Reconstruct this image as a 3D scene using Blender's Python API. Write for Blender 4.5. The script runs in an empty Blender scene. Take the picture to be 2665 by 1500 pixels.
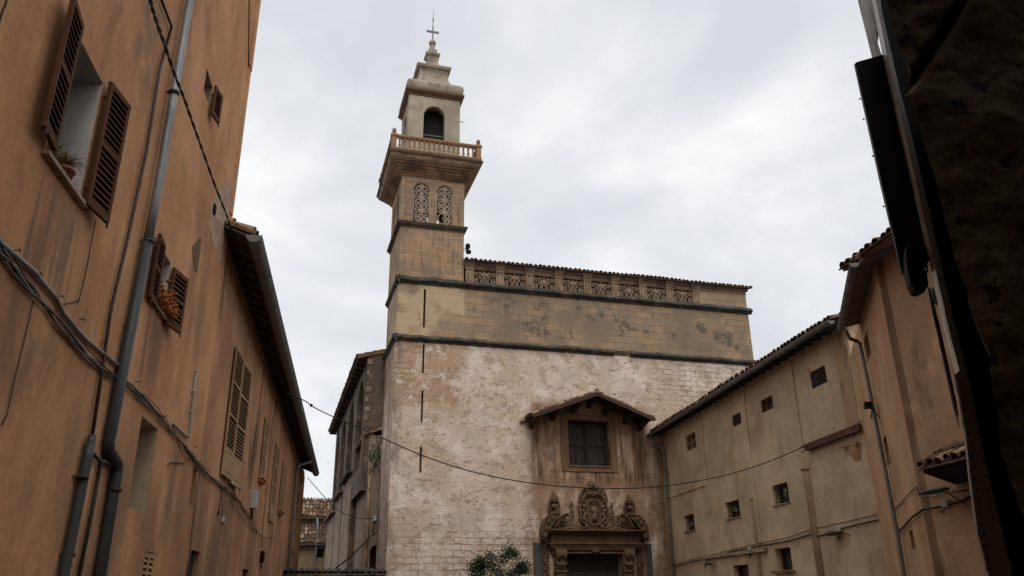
import bpy, bmesh, math, random
from math import radians, sin, cos, pi, sqrt, atan2
from mathutils import Vector, Matrix, noise
random.seed(7)
SC = bpy.context.scene
COL = SC.collection

# ------------------------------------------------------------------ camera
CAM = Vector((0, 0, 1.6)); F = 2073.0; PITCH = radians(21.19); ROLL = radians(-0.753)
fw = Vector((0, cos(PITCH), sin(PITCH))); up = Vector((0, -sin(PITCH), cos(PITCH))); rt = Vector((1, 0, 0))
r2 = rt*cos(ROLL) + up*sin(ROLL); u2 = -rt*sin(ROLL) + up*cos(ROLL)
cd = bpy.data.cameras.new("camera"); cam = bpy.data.objects.new("camera", cd); COL.objects.link(cam)
cd.sensor_width = 36; cd.lens = F*36/2665; cd.clip_start = 0.05; cd.clip_end = 3000
cam.matrix_world = Matrix((( r2.x, u2.x, -fw.x, CAM.x), (r2.y, u2.y, -fw.y, CAM.y), (r2.z, u2.z, -fw.z, CAM.z), (0, 0, 0, 1)))
SC.camera = cam
SC.view_settings.view_transform = 'Standard'; SC.view_settings.look = 'None'
SC.view_settings.exposure = 0.1; SC.view_settings.gamma = 1.0

# ------------------------------------------------------------------ overcast sky + soft sun
SUN_EL, SUN_AZ = radians(54), radians(172)      # azimuth clockwise from +Y
w = bpy.data.worlds.new("World"); SC.world = w; w.use_nodes = True
nt = w.node_tree; nt.nodes.clear()
wo = nt.nodes.new('ShaderNodeOutputWorld'); bg = nt.nodes.new('ShaderNodeBackground'); bg.inputs[1].default_value = 0.1
sky = nt.nodes.new('ShaderNodeTexSky'); sky.sky_type = 'NISHITA'; sky.sun_disc = False
sky.sun_elevation = SUN_EL; sky.sun_rotation = SUN_AZ
tc = nt.nodes.new('ShaderNodeTexCoord'); mp = nt.nodes.new('ShaderNodeMapping'); mp.inputs['Scale'].default_value = (1, 1, 1.7)
mp.inputs['Location'].default_value = (3.1, 1.2, .4)
n1 = nt.nodes.new('ShaderNodeTexNoise'); n1.inputs['Scale'].default_value = 3.4; n1.inputs['Detail'].default_value = 7; n1.inputs['Roughness'].default_value = .52
n1.inputs['Distortion'].default_value = .25
cr = nt.nodes.new('ShaderNodeValToRGB')
cr.color_ramp.elements[0].position = .36; cr.color_ramp.elements[0].color = (.67, .69, .735, 1)
cr.color_ramp.elements[1].position = .66; cr.color_ramp.elements[1].color = (.96, .96, .965, 1)
e = cr.color_ramp.elements.new(.50); e.color = (.77, .785, .815, 1)
vm = nt.nodes.new('ShaderNodeVectorMath'); vm.operation = 'SCALE'; vm.inputs['Scale'].default_value = 10.0
mx = nt.nodes.new('ShaderNodeMix'); mx.data_type = 'RGBA'; mx.inputs[0].default_value = .95
nt.links.new(tc.outputs['Generated'], mp.inputs[0]); nt.links.new(mp.outputs[0], n1.inputs['Vector'])
nt.links.new(n1.outputs[0], cr.inputs[0]); nt.links.new(cr.outputs[0], vm.inputs[0])
nt.links.new(sky.outputs[0], mx.inputs[6]); nt.links.new(vm.outputs[0], mx.inputs[7])
nt.links.new(mx.outputs[2], bg.inputs[0]); nt.links.new(bg.outputs[0], wo.inputs[0])
sd = bpy.data.lights.new("sun", 'SUN'); sd.energy = 1.5; sd.angle = radians(40); sd.color = (1, .96, .9)
so = bpy.data.objects.new("sun", sd); COL.objects.link(so)
sv = Vector((sin(SUN_AZ)*cos(SUN_EL), cos(SUN_AZ)*cos(SUN_EL), sin(SUN_EL)))
so.rotation_euler = sv.to_track_quat('Z', 'Y').to_euler(); so.location = sv*60

# ------------------------------------------------------------------ local frames on the real wall planes
def ray(x, y): return fw*F + r2*(x-1332.5) + u2*(750-y)
class Frame:
    """X across, Y into / along, Z up; az = turn about Z in degrees"""
    def __init__(s, az, o):
        a = radians(az); s.az = a; s.X = Vector((cos(a), sin(a), 0)); s.Y = Vector((-sin(a), cos(a), 0)); s.o = Vector((o[0], o[1], 0))
    def w(s, x, y, z=0): return s.o + s.X*x + s.Y*y + Vector((0, 0, z))
    def loc(s, P):
        q = P - s.o; return Vector((q.dot(s.X), q.dot(s.Y), P.z))
    def onX(s, x, y, X=0):
        d = ray(x, y); return s.loc(CAM + d*((X-(CAM-s.o).dot(s.X))/d.dot(s.X)))
    def onY(s, x, y, Y=0):
        d = ray(x, y); return s.loc(CAM + d*((Y-(CAM-s.o).dot(s.Y))/d.dot(s.Y)))
WF = Frame(0, (0, 0))
K = Frame(16.3, (-5.39136, 35.93106))      # church: X along the facade, Y into it
L = Frame(10.2, (0, 0))                    # left street wall: plane X = -3.2
R = Frame(8.5, (7.33566, 39.65270))        # right cream building: plane X = 0
A = Frame(-17.5, R.w(0, -17.3)[:2])        # slanted orange wall
_c = A.onX(2344.8, 1034.5, 0)
B = Frame(8.5, A.w(_c.x, _c.y)[:2])        # near right building

def vplane(P0, P1, pts):
    """points of a hanging cable in the vertical plane through its two ends (world)"""
    n = (P1-P0).cross(Vector((0, 0, 1))); out = []
    for (x, y) in pts:
        d = ray(x, y); out.append(CAM + d*((P0-CAM).dot(n)/d.dot(n)))
    return out

# ------------------------------------------------------------------ mesh builder
class MB:
    def __init__(s): s.v = []; s.f = []; s.sm = []
    def add(s, vs, fs, smooth=False):
        n = len(s.v); s.v += [Vector(v) for v in vs]
        for f in fs: s.f.append([n+i for i in f]); s.sm.append(smooth)
    def quad(s, a, b, c, d, smooth=False): s.add([a, b, c, d], [(0, 1, 2, 3)], smooth)
    def box(s, x0, x1, y0, y1, z0, z1):
        s.add([(x, y, z) for x in (x0, x1) for y in (y0, y1) for z in (z0, z1)],
              [(0, 1, 3, 2), (4, 6, 7, 5), (0, 4, 5, 1), (2, 3, 7, 6), (0, 2, 6, 4), (1, 5, 7, 3)])
    def hexa(s, p):   # 8 points: bottom quad then top quad
        s.add(p, [(3, 2, 1, 0), (4, 5, 6, 7), (0, 1, 5, 4), (1, 2, 6, 5), (2, 3, 7, 6), (3, 0, 4, 7)])
    def prism(s, pts, fn, smooth=False):
        """pts 2-D outline, fn(u,v,k) -> xyz for k in (0,1)"""
        n = len(pts); a = [fn(u, v, 0) for u, v in pts]; b = [fn(u, v, 1) for u, v in pts]
        s.add(a+b, [tuple(range(n-1, -1, -1)), tuple(range(n, 2*n))])
        for i in range(n):
            j = (i+1) % n; s.add([a[i], a[j], b[j], b[i]], [(0, 1, 2, 3)], smooth)
    def bar(s, a, b, wd, th=None, upv=(0, 0, 1)):
        a = Vector(a); b = Vector(b); th = th or wd; d = (b-a).normalized(); u = Vector(upv)
        if abs(d.dot(u)) > .97: u = Vector((1, 0, 0))
        p = d.cross(u).normalized(); q = p.cross(d).normalized(); p *= wd/2; q *= th/2
        s.hexa([a-p-q, a+p-q, a+p+q, a-p+q, b-p-q, b+p-q, b+p+q, b-p+q])
    def tube(s, pts, r, n=8, cap=True, r2_=None):
        pts = [Vector(p) for p in pts]; m = len(pts); rings = []; prev = None
        for i, p in enumerate(pts):
            d = (pts[min(i+1, m-1)] - pts[max(i-1, 0)])
            if d.length < 1e-9: d = Vector((0, 0, 1))
            d.normalize()
            if prev is None:
                u = Vector((0, 0, 1)) if abs(d.z) < .9 else Vector((1, 0, 0))
                x = d.cross(u).normalized()
            else:
                x = prev - d*prev.dot(d)
                x = x.normalized() if x.length > 1e-6 else d.cross(Vector((0, .3, 1))).normalized()
            prev = x; y = d.cross(x)
            rr = r if not callable(r) else r(i/(m-1))
            rings.append([p + x*rr*cos(2*pi*k/n) + y*rr*sin(2*pi*k/n) for k in range(n)])
        vs = [v for rg in rings for v in rg]; fs = []
        for i in range(m-1):
            for k in range(n): fs.append((i*n+k, i*n+(k+1) % n, (i+1)*n+(k+1) % n, (i+1)*n+k))
        s.add(vs, fs, True)
        if cap: s.add(rings[0], [tuple(range(n-1, -1, -1))]); s.add(rings[-1], [tuple(range(n))])
    def lathe(s, prof, c, n=14, square=False, sx=1, sy=1):
        """prof [(r,z)], about the vertical axis through c; square: four-sided"""
        if square: n = 4
        vs = []; off = pi/4 if square else 0; k_ = sqrt(2) if square else 1
        for (r, z) in prof:
            for k in range(n):
                a = off + 2*pi*k/n; vs.append((c[0]+r*k_*sx*cos(a), c[1]+r*k_*sy*sin(a), c[2]+z))
        fs = []
        for i in range(len(prof)-1):
            for k in range(n): fs.append((i*n+k, i*n+(k+1) % n, (i+1)*n+(k+1) % n, (i+1)*n+k))
        fs.append(tuple(range(n-1, -1, -1))); fs.append(tuple(range((len(prof)-1)*n, len(prof)*n)))
        s.add(vs, fs, not square)
    def ball(s, c, rx, ry=None, rz=None, n=10):
        ry = ry or rx; rz = rz or rx
        vs = [(c[0], c[1], c[2]-rz)]; fs = []; m = max(5, n//2)
        for i in range(1, m):
            t = -pi/2 + pi*i/m
            for k in range(n): vs.append((c[0]+rx*cos(t)*cos(2*pi*k/n), c[1]+ry*cos(t)*sin(2*pi*k/n), c[2]+rz*sin(t)))
        vs.append((c[0], c[1], c[2]+rz))
        for k in range(n):
            fs.append((0, 1+(k+1) % n, 1+k))
            fs.append((len(vs)-1, 1+(m-2)*n+k, 1+(m-2)*n+(k+1) % n))
        for i in range(m-2):
            for k in range(n): fs.append((1+i*n+k, 1+i*n+(k+1) % n, 1+(i+1)*n+(k+1) % n, 1+(i+1)*n+k))
        s.add(vs, fs, True)
    def wall(s, u0, u1, top, ops, d0, d1, fn, w0=0, edges=True):
        """slab with openings. top = number or function of u. ops: (u0,u1,w0,w1[,rise]) rise = height of the arch. fn(u,w,d)->xyz"""
        tp = top if callable(top) else (lambda u: top)
        def hi(o, u):
            if len(o) > 4 and o[4] > 0:
                c = (o[0]+o[1])/2; h = (o[1]-o[0])/2; t = max(0, 1-((u-c)/h)**2); return o[3]-o[4]+o[4]*sqrt(t)
            return o[3]
        bs = {round(u0, 4), round(u1, 4)}
        for o in ops:
            n = 14 if len(o) > 4 and o[4] > 0 else 1
            for k in range(n+1):
                t = k/n; t = .5-.5*cos(pi*t) if n > 1 else t
                b = round(o[0]+(o[1]-o[0])*t, 4)
                if u0 <= b <= u1: bs.add(b)
        bs = sorted(bs)
        for a, b in zip(bs[:-1], bs[1:]):
            if b-a < 1e-5: continue
            m = (a+b)/2; cur = sorted([o for o in ops if o[0] < m < o[1]], key=lambda o: o[2])
            la, lb = w0, w0
            for o in cur+[None]:
                ta, tb = (tp(a), tp(b)) if o is None else (o[2], o[2])
                if ta-la > 1e-5 or tb-lb > 1e-5:
                    for d in (d0, d1): s.quad(fn(a, la, d), fn(b, lb, d), fn(b, tb, d), fn(a, ta, d))
                if o is not None:
                    s.quad(fn(a, o[2], d0), fn(b, o[2], d0), fn(b, o[2], d1), fn(a, o[2], d1))
                    la, lb = hi(o, a), hi(o, b)
                    s.quad(fn(a, la, d0), fn(b, lb, d0), fn(b, lb, d1), fn(a, la, d1), len(o) > 4)
            s.quad(fn(a, tp(a), d0), fn(b, tp(b), d0), fn(b, tp(b), d1), fn(a, tp(a), d1))
        for o in ops:
            for u in (o[0], o[1]):
                if u0 < u < u1: s.quad(fn(u, o[2], d0), fn(u, hi(o, u), d0), fn(u, hi(o, u), d1), fn(u, o[2], d1))
        if edges:
            for u in (u0, u1): s.quad(fn(u, w0, d0), fn(u, tp(u), d0), fn(u, tp(u), d1), fn(u, w0, d1))
    def tiles(s, O, a, up_, na, ns, pitch=.2, course=.38, r=.085, jit=.02):
        """field of curved roof tiles; a = along the eave, up_ = up the slope (unit vectors)"""
        O = Vector(O); a = Vector(a).normalized(); u = Vector(up_).normalized(); n = a.cross(u).normalized()
        if n.z < 0: n = -n
        e = O - u*.05; wv = a*(pitch*na)
        s.hexa([e, e+wv, e+wv+u*course*ns, e+u*course*ns, e+n*.025, e+wv+n*.025, e+wv+u*course*ns+n*.025, e+u*course*ns+n*.025])
        for i in range(na):
            for j in range(ns):
                c = O + n*.022*sin(i*.19+O.x)*cos(i*.07) + a*(pitch*(i+.5)+random.uniform(-jit, jit)) + u*(course*j+random.uniform(-jit, jit)*1.6) + n*(.01+random.uniform(0, jit))
                tl = a*random.uniform(-.012, .012)
                ra, rb = r*1.08, r*.86; K_ = 6; vs = []
                for (rr, off) in ((ra, u*0+n*.018), (rb, u*(course*1.1)+tl)):
                    for k in range(K_+1):
                        t = pi*k/K_; vs.append(c+off+a*rr*cos(t)+n*rr*sin(t))
                for k in range(K_+1):
                    t = pi*k/K_; vs.append(c+n*.018+a*(ra-.016)*cos(t)+n*(ra-.016)*sin(t))
                fs = [(k, k+1, K_+2+k, K_+1+k) for k in range(K_)]
                s.add(vs[:2*(K_+1)], fs, True)
                s.add(vs[:K_+1]+vs[2*(K_+1):], [(k, k+1, K_+2+k, K_+1+k) for k in range(K_)])
    def build(s, name, m, parent=None, base=(0, 0, 0), frame=None, recalc=True, bevel=0):
        base = Vector(base)
        if parent is not None: base = Vector(parent.get('_b', (0, 0, 0)))
        me = bpy.data.meshes.new(name)
        me.from_pydata([tuple(v-base) for v in s.v], [], s.f)
        me.polygons.foreach_set('use_smooth', s.sm)
        if recalc:
            bm = bmesh.new(); bm.from_mesh(me); bmesh.ops.remove_doubles(bm, verts=bm.verts, dist=1e-5)
            bmesh.ops.recalc_face_normals(bm, faces=bm.faces); bm.to_mesh(me); bm.free()
        for mm in (m if isinstance(m, (list, tuple)) else [m]): me.materials.append(mm)
        o = bpy.data.objects.new(name, me); COL.objects.link(o)
        if parent is not None: o.parent = parent; o['_b'] = tuple(base)
        elif frame is not None:
            o.location = frame.w(*base); o.rotation_euler.z = frame.az; o['_b'] = tuple(base)
        if bevel:
            md = o.modifiers.new('bevel', 'BEVEL'); md.width = bevel; md.segments = 2; md.limit_method = 'ANGLE'
        return o
def tag(o, label=None, cat=None, group=None, kind=None):
    if label: o['label'] = label
    if cat: o['category'] = cat
    if group: o['group'] = group
    if kind: o['kind'] = kind
    return o
def thing(name, label, cat, frame, base, group=None):
    o = bpy.data.objects.new(name, None); COL.objects.link(o); o.empty_display_size = .3
    o.location = frame.w(*base); o.rotation_euler.z = frame.az; o['_b'] = tuple(base)
    return tag(o, label, cat, group)
def clone(o, parent, loc=None):
    c = o.copy(); COL.objects.link(c); c.parent = parent
    if loc is not None: c.location = loc
    return c

# ------------------------------------------------------------------ materials
def NN(nt, t, **kw):
    n = nt.nodes.new(t)
    for k, v in kw.items(): setattr(n, k, v)
    return n
def mat(name, base, layers=(), rough=.9, bump=.25, bscale=18, brick=None, metal=0, fine=.12, crack=None, island=None, shift=(0, 0, 0), spec=.25, big=0):
    """base colour, then noise layers (dict: col, scale, lo, hi, amt, st=(sx,sy,sz), box=(x0,x1,z0,z1,soft)), brick = ashlar joints"""
    m = bpy.data.materials.new(name); m.use_nodes = True; nt = m.node_tree; bs = nt.nodes['Principled BSDF']
    lk = nt.links.new
    bs.inputs['Roughness'].default_value = rough; bs.inputs['Metallic'].default_value = metal; bs.inputs['Specular IOR Level'].default_value = spec
    tc = NN(nt, 'ShaderNodeTexCoord'); sh = NN(nt, 'ShaderNodeMapping'); sh.inputs['Location'].default_value = shift
    lk(tc.outputs['Object'], sh.inputs[0]); co = sh.outputs[0]
    sx = NN(nt, 'ShaderNodeSeparateXYZ'); lk(co, sx.inputs[0])
    def math_(op, a, b=None, cl=False):
        n = NN(nt, 'ShaderNodeMath', operation=op); n.use_clamp = cl
        for i, q in enumerate((a, b)):
            if q is None: continue
            if isinstance(q, (int, float)): n.inputs[i].default_value = q
            else: lk(q, n.inputs[i])
        return n.outputs[0]
    def noise_(scale, st=(1, 1, 1), det=5, ro=.6, seed=0, dist=0):
        mp = NN(nt, 'ShaderNodeMapping'); mp.inputs['Scale'].default_value = st; mp.inputs['Location'].default_value = (seed*3.7, seed*1.9, seed*5.3)
        n = NN(nt, 'ShaderNodeTexNoise'); n.inputs['Scale'].default_value = scale; n.inputs['Detail'].default_value = det; n.inputs['Roughness'].default_value = ro
        n.inputs['Distortion'].default_value = dist
        lk(co, mp.inputs[0]); lk(mp.outputs[0], n.inputs['Vector']); return n.outputs[0]
    def rng(v, lo, hi, a=0., b=1.):
        n = NN(nt, 'ShaderNodeMapRange', interpolation_type='SMOOTHSTEP'); lk(v, n.inputs[0])
        n.inputs[1].default_value = lo; n.inputs[2].default_value = hi; n.inputs[3].default_value = a; n.inputs[4].default_value = b
        return n.outputs[0]
    def mix(f, a, b, bt='MIX'):
        n = NN(nt, 'ShaderNodeMix', data_type='RGBA', blend_type=bt)
        for i, q in ((0, f), (6, a), (7, b)):
            if isinstance(q, (int, float)): n.inputs[i].default_value = q
            elif isinstance(q, tuple): n.inputs[i].default_value = (*q, 1)
            else: lk(q, n.inputs[i])
        return n.outputs[2]
    col = base; height = None
    # gentle tonal variation first
    v = noise_(1.1, det=6, seed=9); col = mix(rng(v, .3, .7), tuple(c*.82 for c in base), tuple(min(1, c*1.12) for c in base))
    hts = []
    if brick:
        ds = noise_(1.7, det=3, seed=4); d2 = math_('MULTIPLY', math_('SUBTRACT', ds, .5), brick.get('wob', .05))
        u = math_('ADD', math_('ADD', sx.outputs[0], sx.outputs[1]), d2); vv = math_('ADD', sx.outputs[2], d2)
        cb = NN(nt, 'ShaderNodeCombineXYZ'); lk(u, cb.inputs[0]); lk(vv, cb.inputs[1])
        bt = NN(nt, 'ShaderNodeTexBrick'); lk(cb.outputs[0], bt.inputs['Vector'])
        bt.inputs['Scale'].default_value = 1; bt.inputs['Brick Width'].default_value = brick['w']; bt.inputs['Row Height'].default_value = brick['h']
        bt.inputs['Mortar Size'].default_value = brick.get('ms', .012); bt.inputs['Mortar Smooth'].default_value = .3
        bt.inputs['Color1'].default_value = (0, 0, 0, 1); bt.inputs['Color2'].default_value = (1, 1, 1, 1); bt.inputs['Mortar'].default_value = (.5, .5, .5, 1)
        bt.offset = .5; bt.squash = 1
        fade = rng(noise_(.8, seed=6), .35, .6, brick.get('vis', .35), 1.)
        col = mix(math_('MULTIPLY', bt.outputs['Color'], brick.get('var', .5)), col, brick['col2'])
        jm = math_('MULTIPLY', bt.outputs['Fac'], fade)
        if 'boxes' in brick:
            acc = None; ed = math_('MULTIPLY', math_('SUBTRACT', noise_(.9, det=5, seed=31), .5), 3.0)
            X = math_('ADD', sx.outputs[0], ed); Z = math_('ADD', sx.outputs[2], ed)
            for (x0, x1, z0, z1, so) in brick['boxes']:
                bx = math_('MULTIPLY', math_('MULTIPLY', rng(X, x0-so, x0+so), rng(X, x1+so, x1-so)), math_('MULTIPLY', rng(Z, z0-so, z0+so), rng(Z, z1+so, z1-so)))
                acc = bx if acc is None else math_('MAXIMUM', acc, bx)
            jm = math_('MULTIPLY', jm, acc)
        col = mix(math_('MULTIPLY', jm, brick.get('ja', .7)), col, brick['mort'])
        hts.append((jm, -brick.get('jh', .6)))
    for i, ly in enumerate(layers):
        st = ly.get('st', (1, 1, 1))
        n = noise_(ly['scale'], st, ly.get('det', 6), ly.get('ro', .6), ly.get('seed', i+1), ly.get('dist', 0))
        if 'box' in ly:
            x0, x1, z0, z1, so = ly['box']; ed = math_('MULTIPLY', math_('SUBTRACT', noise_(1.3, det=5, seed=i+20), .5), ly.get('edge', 1.2))
            X = math_('ADD', sx.outputs[0], ed); Z = math_('ADD', sx.outputs[2], ed)
            bx = math_('MULTIPLY', math_('MULTIPLY', rng(X, x0-so, x0+so), rng(X, x1+so, x1-so)), math_('MULTIPLY', rng(Z, z0-so, z0+so), rng(Z, z1+so, z1-so)))
        else: bx = None
        if 'yb' in ly:
            y0, y1, so = ly['yb']; Yv = math_('ADD', sx.outputs[1], math_('MULTIPLY', ed, .5)); by = math_('MULTIPLY', rng(Yv, y0-so, y0+so), rng(Yv, y1+so, y1-so)); bx = math_('MULTIPLY', bx, by)
        mk = rng(n, ly['lo'], ly['hi'])
        if bx is not None: mk = math_('MULTIPLY', mk, bx)
        mk = math_('MULTIPLY', mk, ly.get('amt', 1.), True)
        col = mix(mk, col, ly['col'])
        if ly.get('h'): hts.append((mk, ly['h']))
    if crack:
        cn = noise_(crack[0], (1, 1, .55), 6, .62, 41, .4); cm = rng(math_('ABSOLUTE', math_('SUBTRACT', cn, .5)), .0, crack[1], 1, 0)
        cm = math_('MULTIPLY', cm, rng(noise_(crack[0]*.6, seed=43), .52, .6)); col = mix(math_('MULTIPLY', cm, .75), col, tuple(c*.35 for c in base)); hts.append((cm, -1.5))
    if island:
        ge = NN(nt, 'ShaderNodeNewGeometry'); r_ = ge.outputs['Random Per Island']
        col = mix(math_('MULTIPLY', rng(r_, .45, .55), island[2]), col, island[0]); col = mix(math_('MULTIPLY', rng(r_, .80, .84), .7), col, island[1])
    fn = noise_(bscale*2.2, det=4, seed=13); col = mix(fine, col, mix(rng(fn, .25, .75), (.12, .12, .12), (1, 1, 1)), 'OVERLAY')
    lk(col, bs.inputs['Base Color'])
    if bump:
        h = noise_(bscale, det=8, ro=.65, seed=3)
        if big: h = math_('ADD', h, math_('MULTIPLY', noise_(bscale*.16, det=4, seed=8), big))
        for (q, k) in hts: h = math_('ADD', h, math_('MULTIPLY', q, k))
        b = NN(nt, 'ShaderNodeBump'); b.inputs['Strength'].default_value = bump; b.inputs['Distance'].default_value = .03
        lk(h, b.inputs['Height']); lk(b.outputs[0], bs.inputs['Normal'])
    return m
def plain(name, c, rough=.6, metal=0, spec=.4, var=.3):
    return mat(name, c, [dict(col=tuple(x*.5 for x in c), scale=3, lo=.5, hi=.75, amt=var)], rough=rough, metal=metal, bump=.08, bscale=40, spec=spec, fine=.06)
M = {}
WHITE = (.63, .505, .42)
M['facade'] = mat('flaking whitewash over tan stone', WHITE, [
    dict(col=(.50, .375, .265), scale=.5, lo=.42, hi=.62, amt=.8, seed=2),
    dict(col=(.42, .295, .21), scale=1.5, lo=.56, hi=.575, amt=.75, st=(1, 1, 1.5), ro=.78, det=11, seed=5, h=-.5),
    dict(col=(.34, .21, .13), scale=6.5, lo=.60, hi=.62, amt=.85, st=(.55, .55, 1.4), ro=.75, det=9, seed=7, h=-.8),
    dict(col=(.75, .645, .56), scale=.7, lo=.53, hi=.57, amt=.6, seed=8, ro=.78, det=12),
    dict(col=(.16, .12, .10), scale=11, lo=.64, hi=.70, amt=.6, st=(.4, .4, 1.3), ro=.7, seed=11, h=-1.2),
    dict(col=(.40, .26, .165), scale=2.0, lo=.44, hi=.5, amt=.85, ro=.75, det=10, box=(-1, 3.2, 9.6, 14, .6), seed=12),
    dict(col=(.26, .14, .07), scale=.9, lo=.18, hi=.56, amt=.9, st=(1.6, 1, .35), box=(6.45, 12.5, 6.2, 10.4, .3), edge=.5, seed=14),
    dict(col=(.27, .155, .09), scale=1.2, lo=.28, hi=.54, amt=.9, st=(1.4, 1, .45), box=(6.3, 13, 1, 6.8, .5), seed=15),
    dict(col=(.085, .048, .028), scale=1.8, lo=.42, hi=.62, amt=.9, st=(2.2, 1, .22), box=(6.5, 12.4, 6.6, 10, .3), edge=.3, seed=16),
    dict(col=(.20, .13, .07), scale=2.2, lo=.25, hi=.55, amt=.9, st=(1.6, 1, .2), box=(12.75, 13.6, 0, 8.6, .22), edge=.5, seed=17),
    dict(col=(.13, .10, .085), scale=1.4, lo=.4, hi=.6, amt=.6, box=(-.5, .25, 0, 13, .12), st=(1, 1, .3), edge=.2, seed=18)],
    brick=dict(w=.62, h=.27, col2=(.55, .44, .36), var=.35, mort=(.23, .15, .10), ja=.9, vis=.05, wob=.12, ms=.022, jh=1.2, boxes=[(-2, 30, -3, 4.6, 1.4), (13.2, 30, 7.0, 20, .8), (-3, .9, 10.8, 14, .4)]), bump=.8, bscale=7, big=1.2)
M['facade_b'] = mat('flaking whitewash with bare courses', (.53, .45, .40), [
    dict(col=(.40, .28, .19), scale=2.2, lo=.50, hi=.56, amt=.85, st=(1, 1, 1.8), ro=.75, det=9, seed=3, h=-.7),
    dict(col=(.17, .12, .09), scale=8, lo=.61, hi=.68, amt=.7, st=(.4, .4, 1.4), seed=6, h=-1.),
    dict(col=(.64, .58, .54), scale=1.9, lo=.54, hi=.62, amt=.6, seed=8, ro=.7)],
    brick=dict(w=.7, h=.3, col2=(.42, .31, .23), var=.5, mort=(.20, .13, .085), ja=.95, vis=.35, wob=.12, ms=.024, jh=1.4), bump=.85, bscale=8, big=1)
M['upper'] = mat('grey weathered ashlar', (.37, .25, .15), [
    dict(col=(.215, .16, .115), scale=.5, lo=.42, hi=.6, amt=.85, seed=2, box=(3.3, 18.9, 13.2, 15.75, .25), edge=.5),
    dict(col=(.09, .078, .064), scale=1.1, lo=.53, hi=.63, amt=.8, ro=.75, seed=4, box=(3.6, 18.6, 13.6, 15.6, .2)),
    dict(col=(.50, .375, .24), scale=.8, lo=.42, hi=.58, amt=.85, seed=5, box=(-1, 3.2, 13, 15.9, .12), edge=.4),
    dict(col=(.33, .18, .10), scale=2.4, lo=.6, hi=.68, amt=.7, seed=7),
    dict(col=(.52, .41, .31), scale=3.5, lo=.66, hi=.72, amt=.5, seed=9)],
    brick=dict(w=.92, h=.36, col2=(.25, .20, .145), var=.75, mort=(.12, .09, .065), ja=.75, vis=.35, wob=.05, ms=.016, jh=1.), bump=.45, bscale=9)
M['ashlar'] = mat('tan tower ashlar', (.37, .235, .135), [
    dict(col=(.20, .155, .115), scale=.7, lo=.46, hi=.64, amt=.7, seed=3),
    dict(col=(.38, .25, .155), scale=1.5, lo=.55, hi=.68, amt=.6, seed=4),
    dict(col=(.13, .10, .085), scale=1.6, lo=.5, hi=.7, amt=.6, st=(1, 1, .4), box=(-.4, .35, 16, 22, .15), edge=.2, seed=5),
    dict(col=(.10, .08, .065), scale=2.4, lo=.54, hi=.66, amt=.6, st=(2, 2, .18), seed=7)],
    brick=dict(w=.55, h=.30, col2=(.235, .165, .115), var=.7, mort=(.50, .37, .25), ja=.75, vis=.5, wob=.035, ms=.016, jh=.5), bump=.35, bscale=10)
M['sidewall'] = mat('stained grey tan rubble wall', (.28, .22, .165), [
    dict(col=(.16, .125, .10), scale=.9, lo=.48, hi=.62, amt=.8, st=(1, 1, .5), seed=3),
    dict(col=(.47, .40, .35), scale=1.8, lo=.55, hi=.65, amt=.6, ro=.7, seed=4),
    dict(col=(.08, .07, .06), scale=2.4, lo=.6, hi=.7, amt=.8, seed=5)],
    brick=dict(w=.6, h=.3, col2=(.26, .19, .14), var=.5, mort=(.17, .12, .09), ja=.7, vis=.2, wob=.07, jh=.8), bump=.6, bscale=8)
M['lichen'] = mat('black lichen cornice', (.05, .044, .036), [
    dict(col=(.15, .125, .09), scale=1.4, lo=.5, hi=.66, amt=.6, seed=2),
    dict(col=(.42, .40, .34), scale=11, lo=.62, hi=.66, amt=.85, ro=.7, seed=4)], bump=.9, bscale=16)
M['frieze'] = mat('carved tan stone', (.29, .205, .135), [
    dict(col=(.12, .09, .065), scale=2.2, lo=.5, hi=.66, amt=.75, seed=3), dict(col=(.38, .29, .20), scale=5, lo=.58, hi=.68, amt=.5, seed=4)], bump=.35, bscale=16)
M['tracery'] = mat('pale carved tracery', (.34, .25, .175), [dict(col=(.2, .12, .08), scale=3, lo=.56, hi=.66, amt=.6)], bump=.25, bscale=20)
M['corbel'] = mat('brown moulded corbel stone', (.46, .30, .185), [
    dict(col=(.13, .095, .07), scale=1.1, lo=.46, hi=.60, amt=.8, st=(1, 1, 2), seed=3), dict(col=(.36, .20, .12), scale=2.2, lo=.56, hi=.66, amt=.6, seed=5)],
    brick=dict(w=.9, h=.16, col2=(.20, .13, .09), var=.7, mort=(.10, .07, .05), ja=.5, wob=.02), bump=.3, bscale=14)
M['terracotta'] = mat('terracotta baluster clay', (.31, .17, .10), [dict(col=(.34, .24, .14), scale=4, lo=.52, hi=.64, amt=.7), dict(col=(.12, .07, .05), scale=7, lo=.6, hi=.7, amt=.6)], bump=.2)
M['lantern'] = mat('cream lantern plaster', (.385, .335, .245), [
    dict(col=(.27, .225, .165), scale=.9, lo=.45, hi=.62, amt=.8, seed=2), dict(col=(.14, .115, .09), scale=1.9, lo=.58, hi=.68, amt=.6, ro=.7, seed=3)], bump=.2, bscale=10)
M['domecap'] = mat('weathered cap plaster', (.36, .30, .225), [
    dict(col=(.16, .135, .11), scale=1.6, lo=.48, hi=.62, amt=.75, ro=.7, seed=2), dict(col=(.08, .065, .05), scale=3.2, lo=.6, hi=.67, amt=.8, seed=3)], bump=.3, bscale=10)
M['rustband'] = mat('rusty brown band stone', (.16, .09, .055), [dict(col=(.10, .07, .055), scale=2, lo=.5, hi=.64, amt=.7)], bump=.25)
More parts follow.
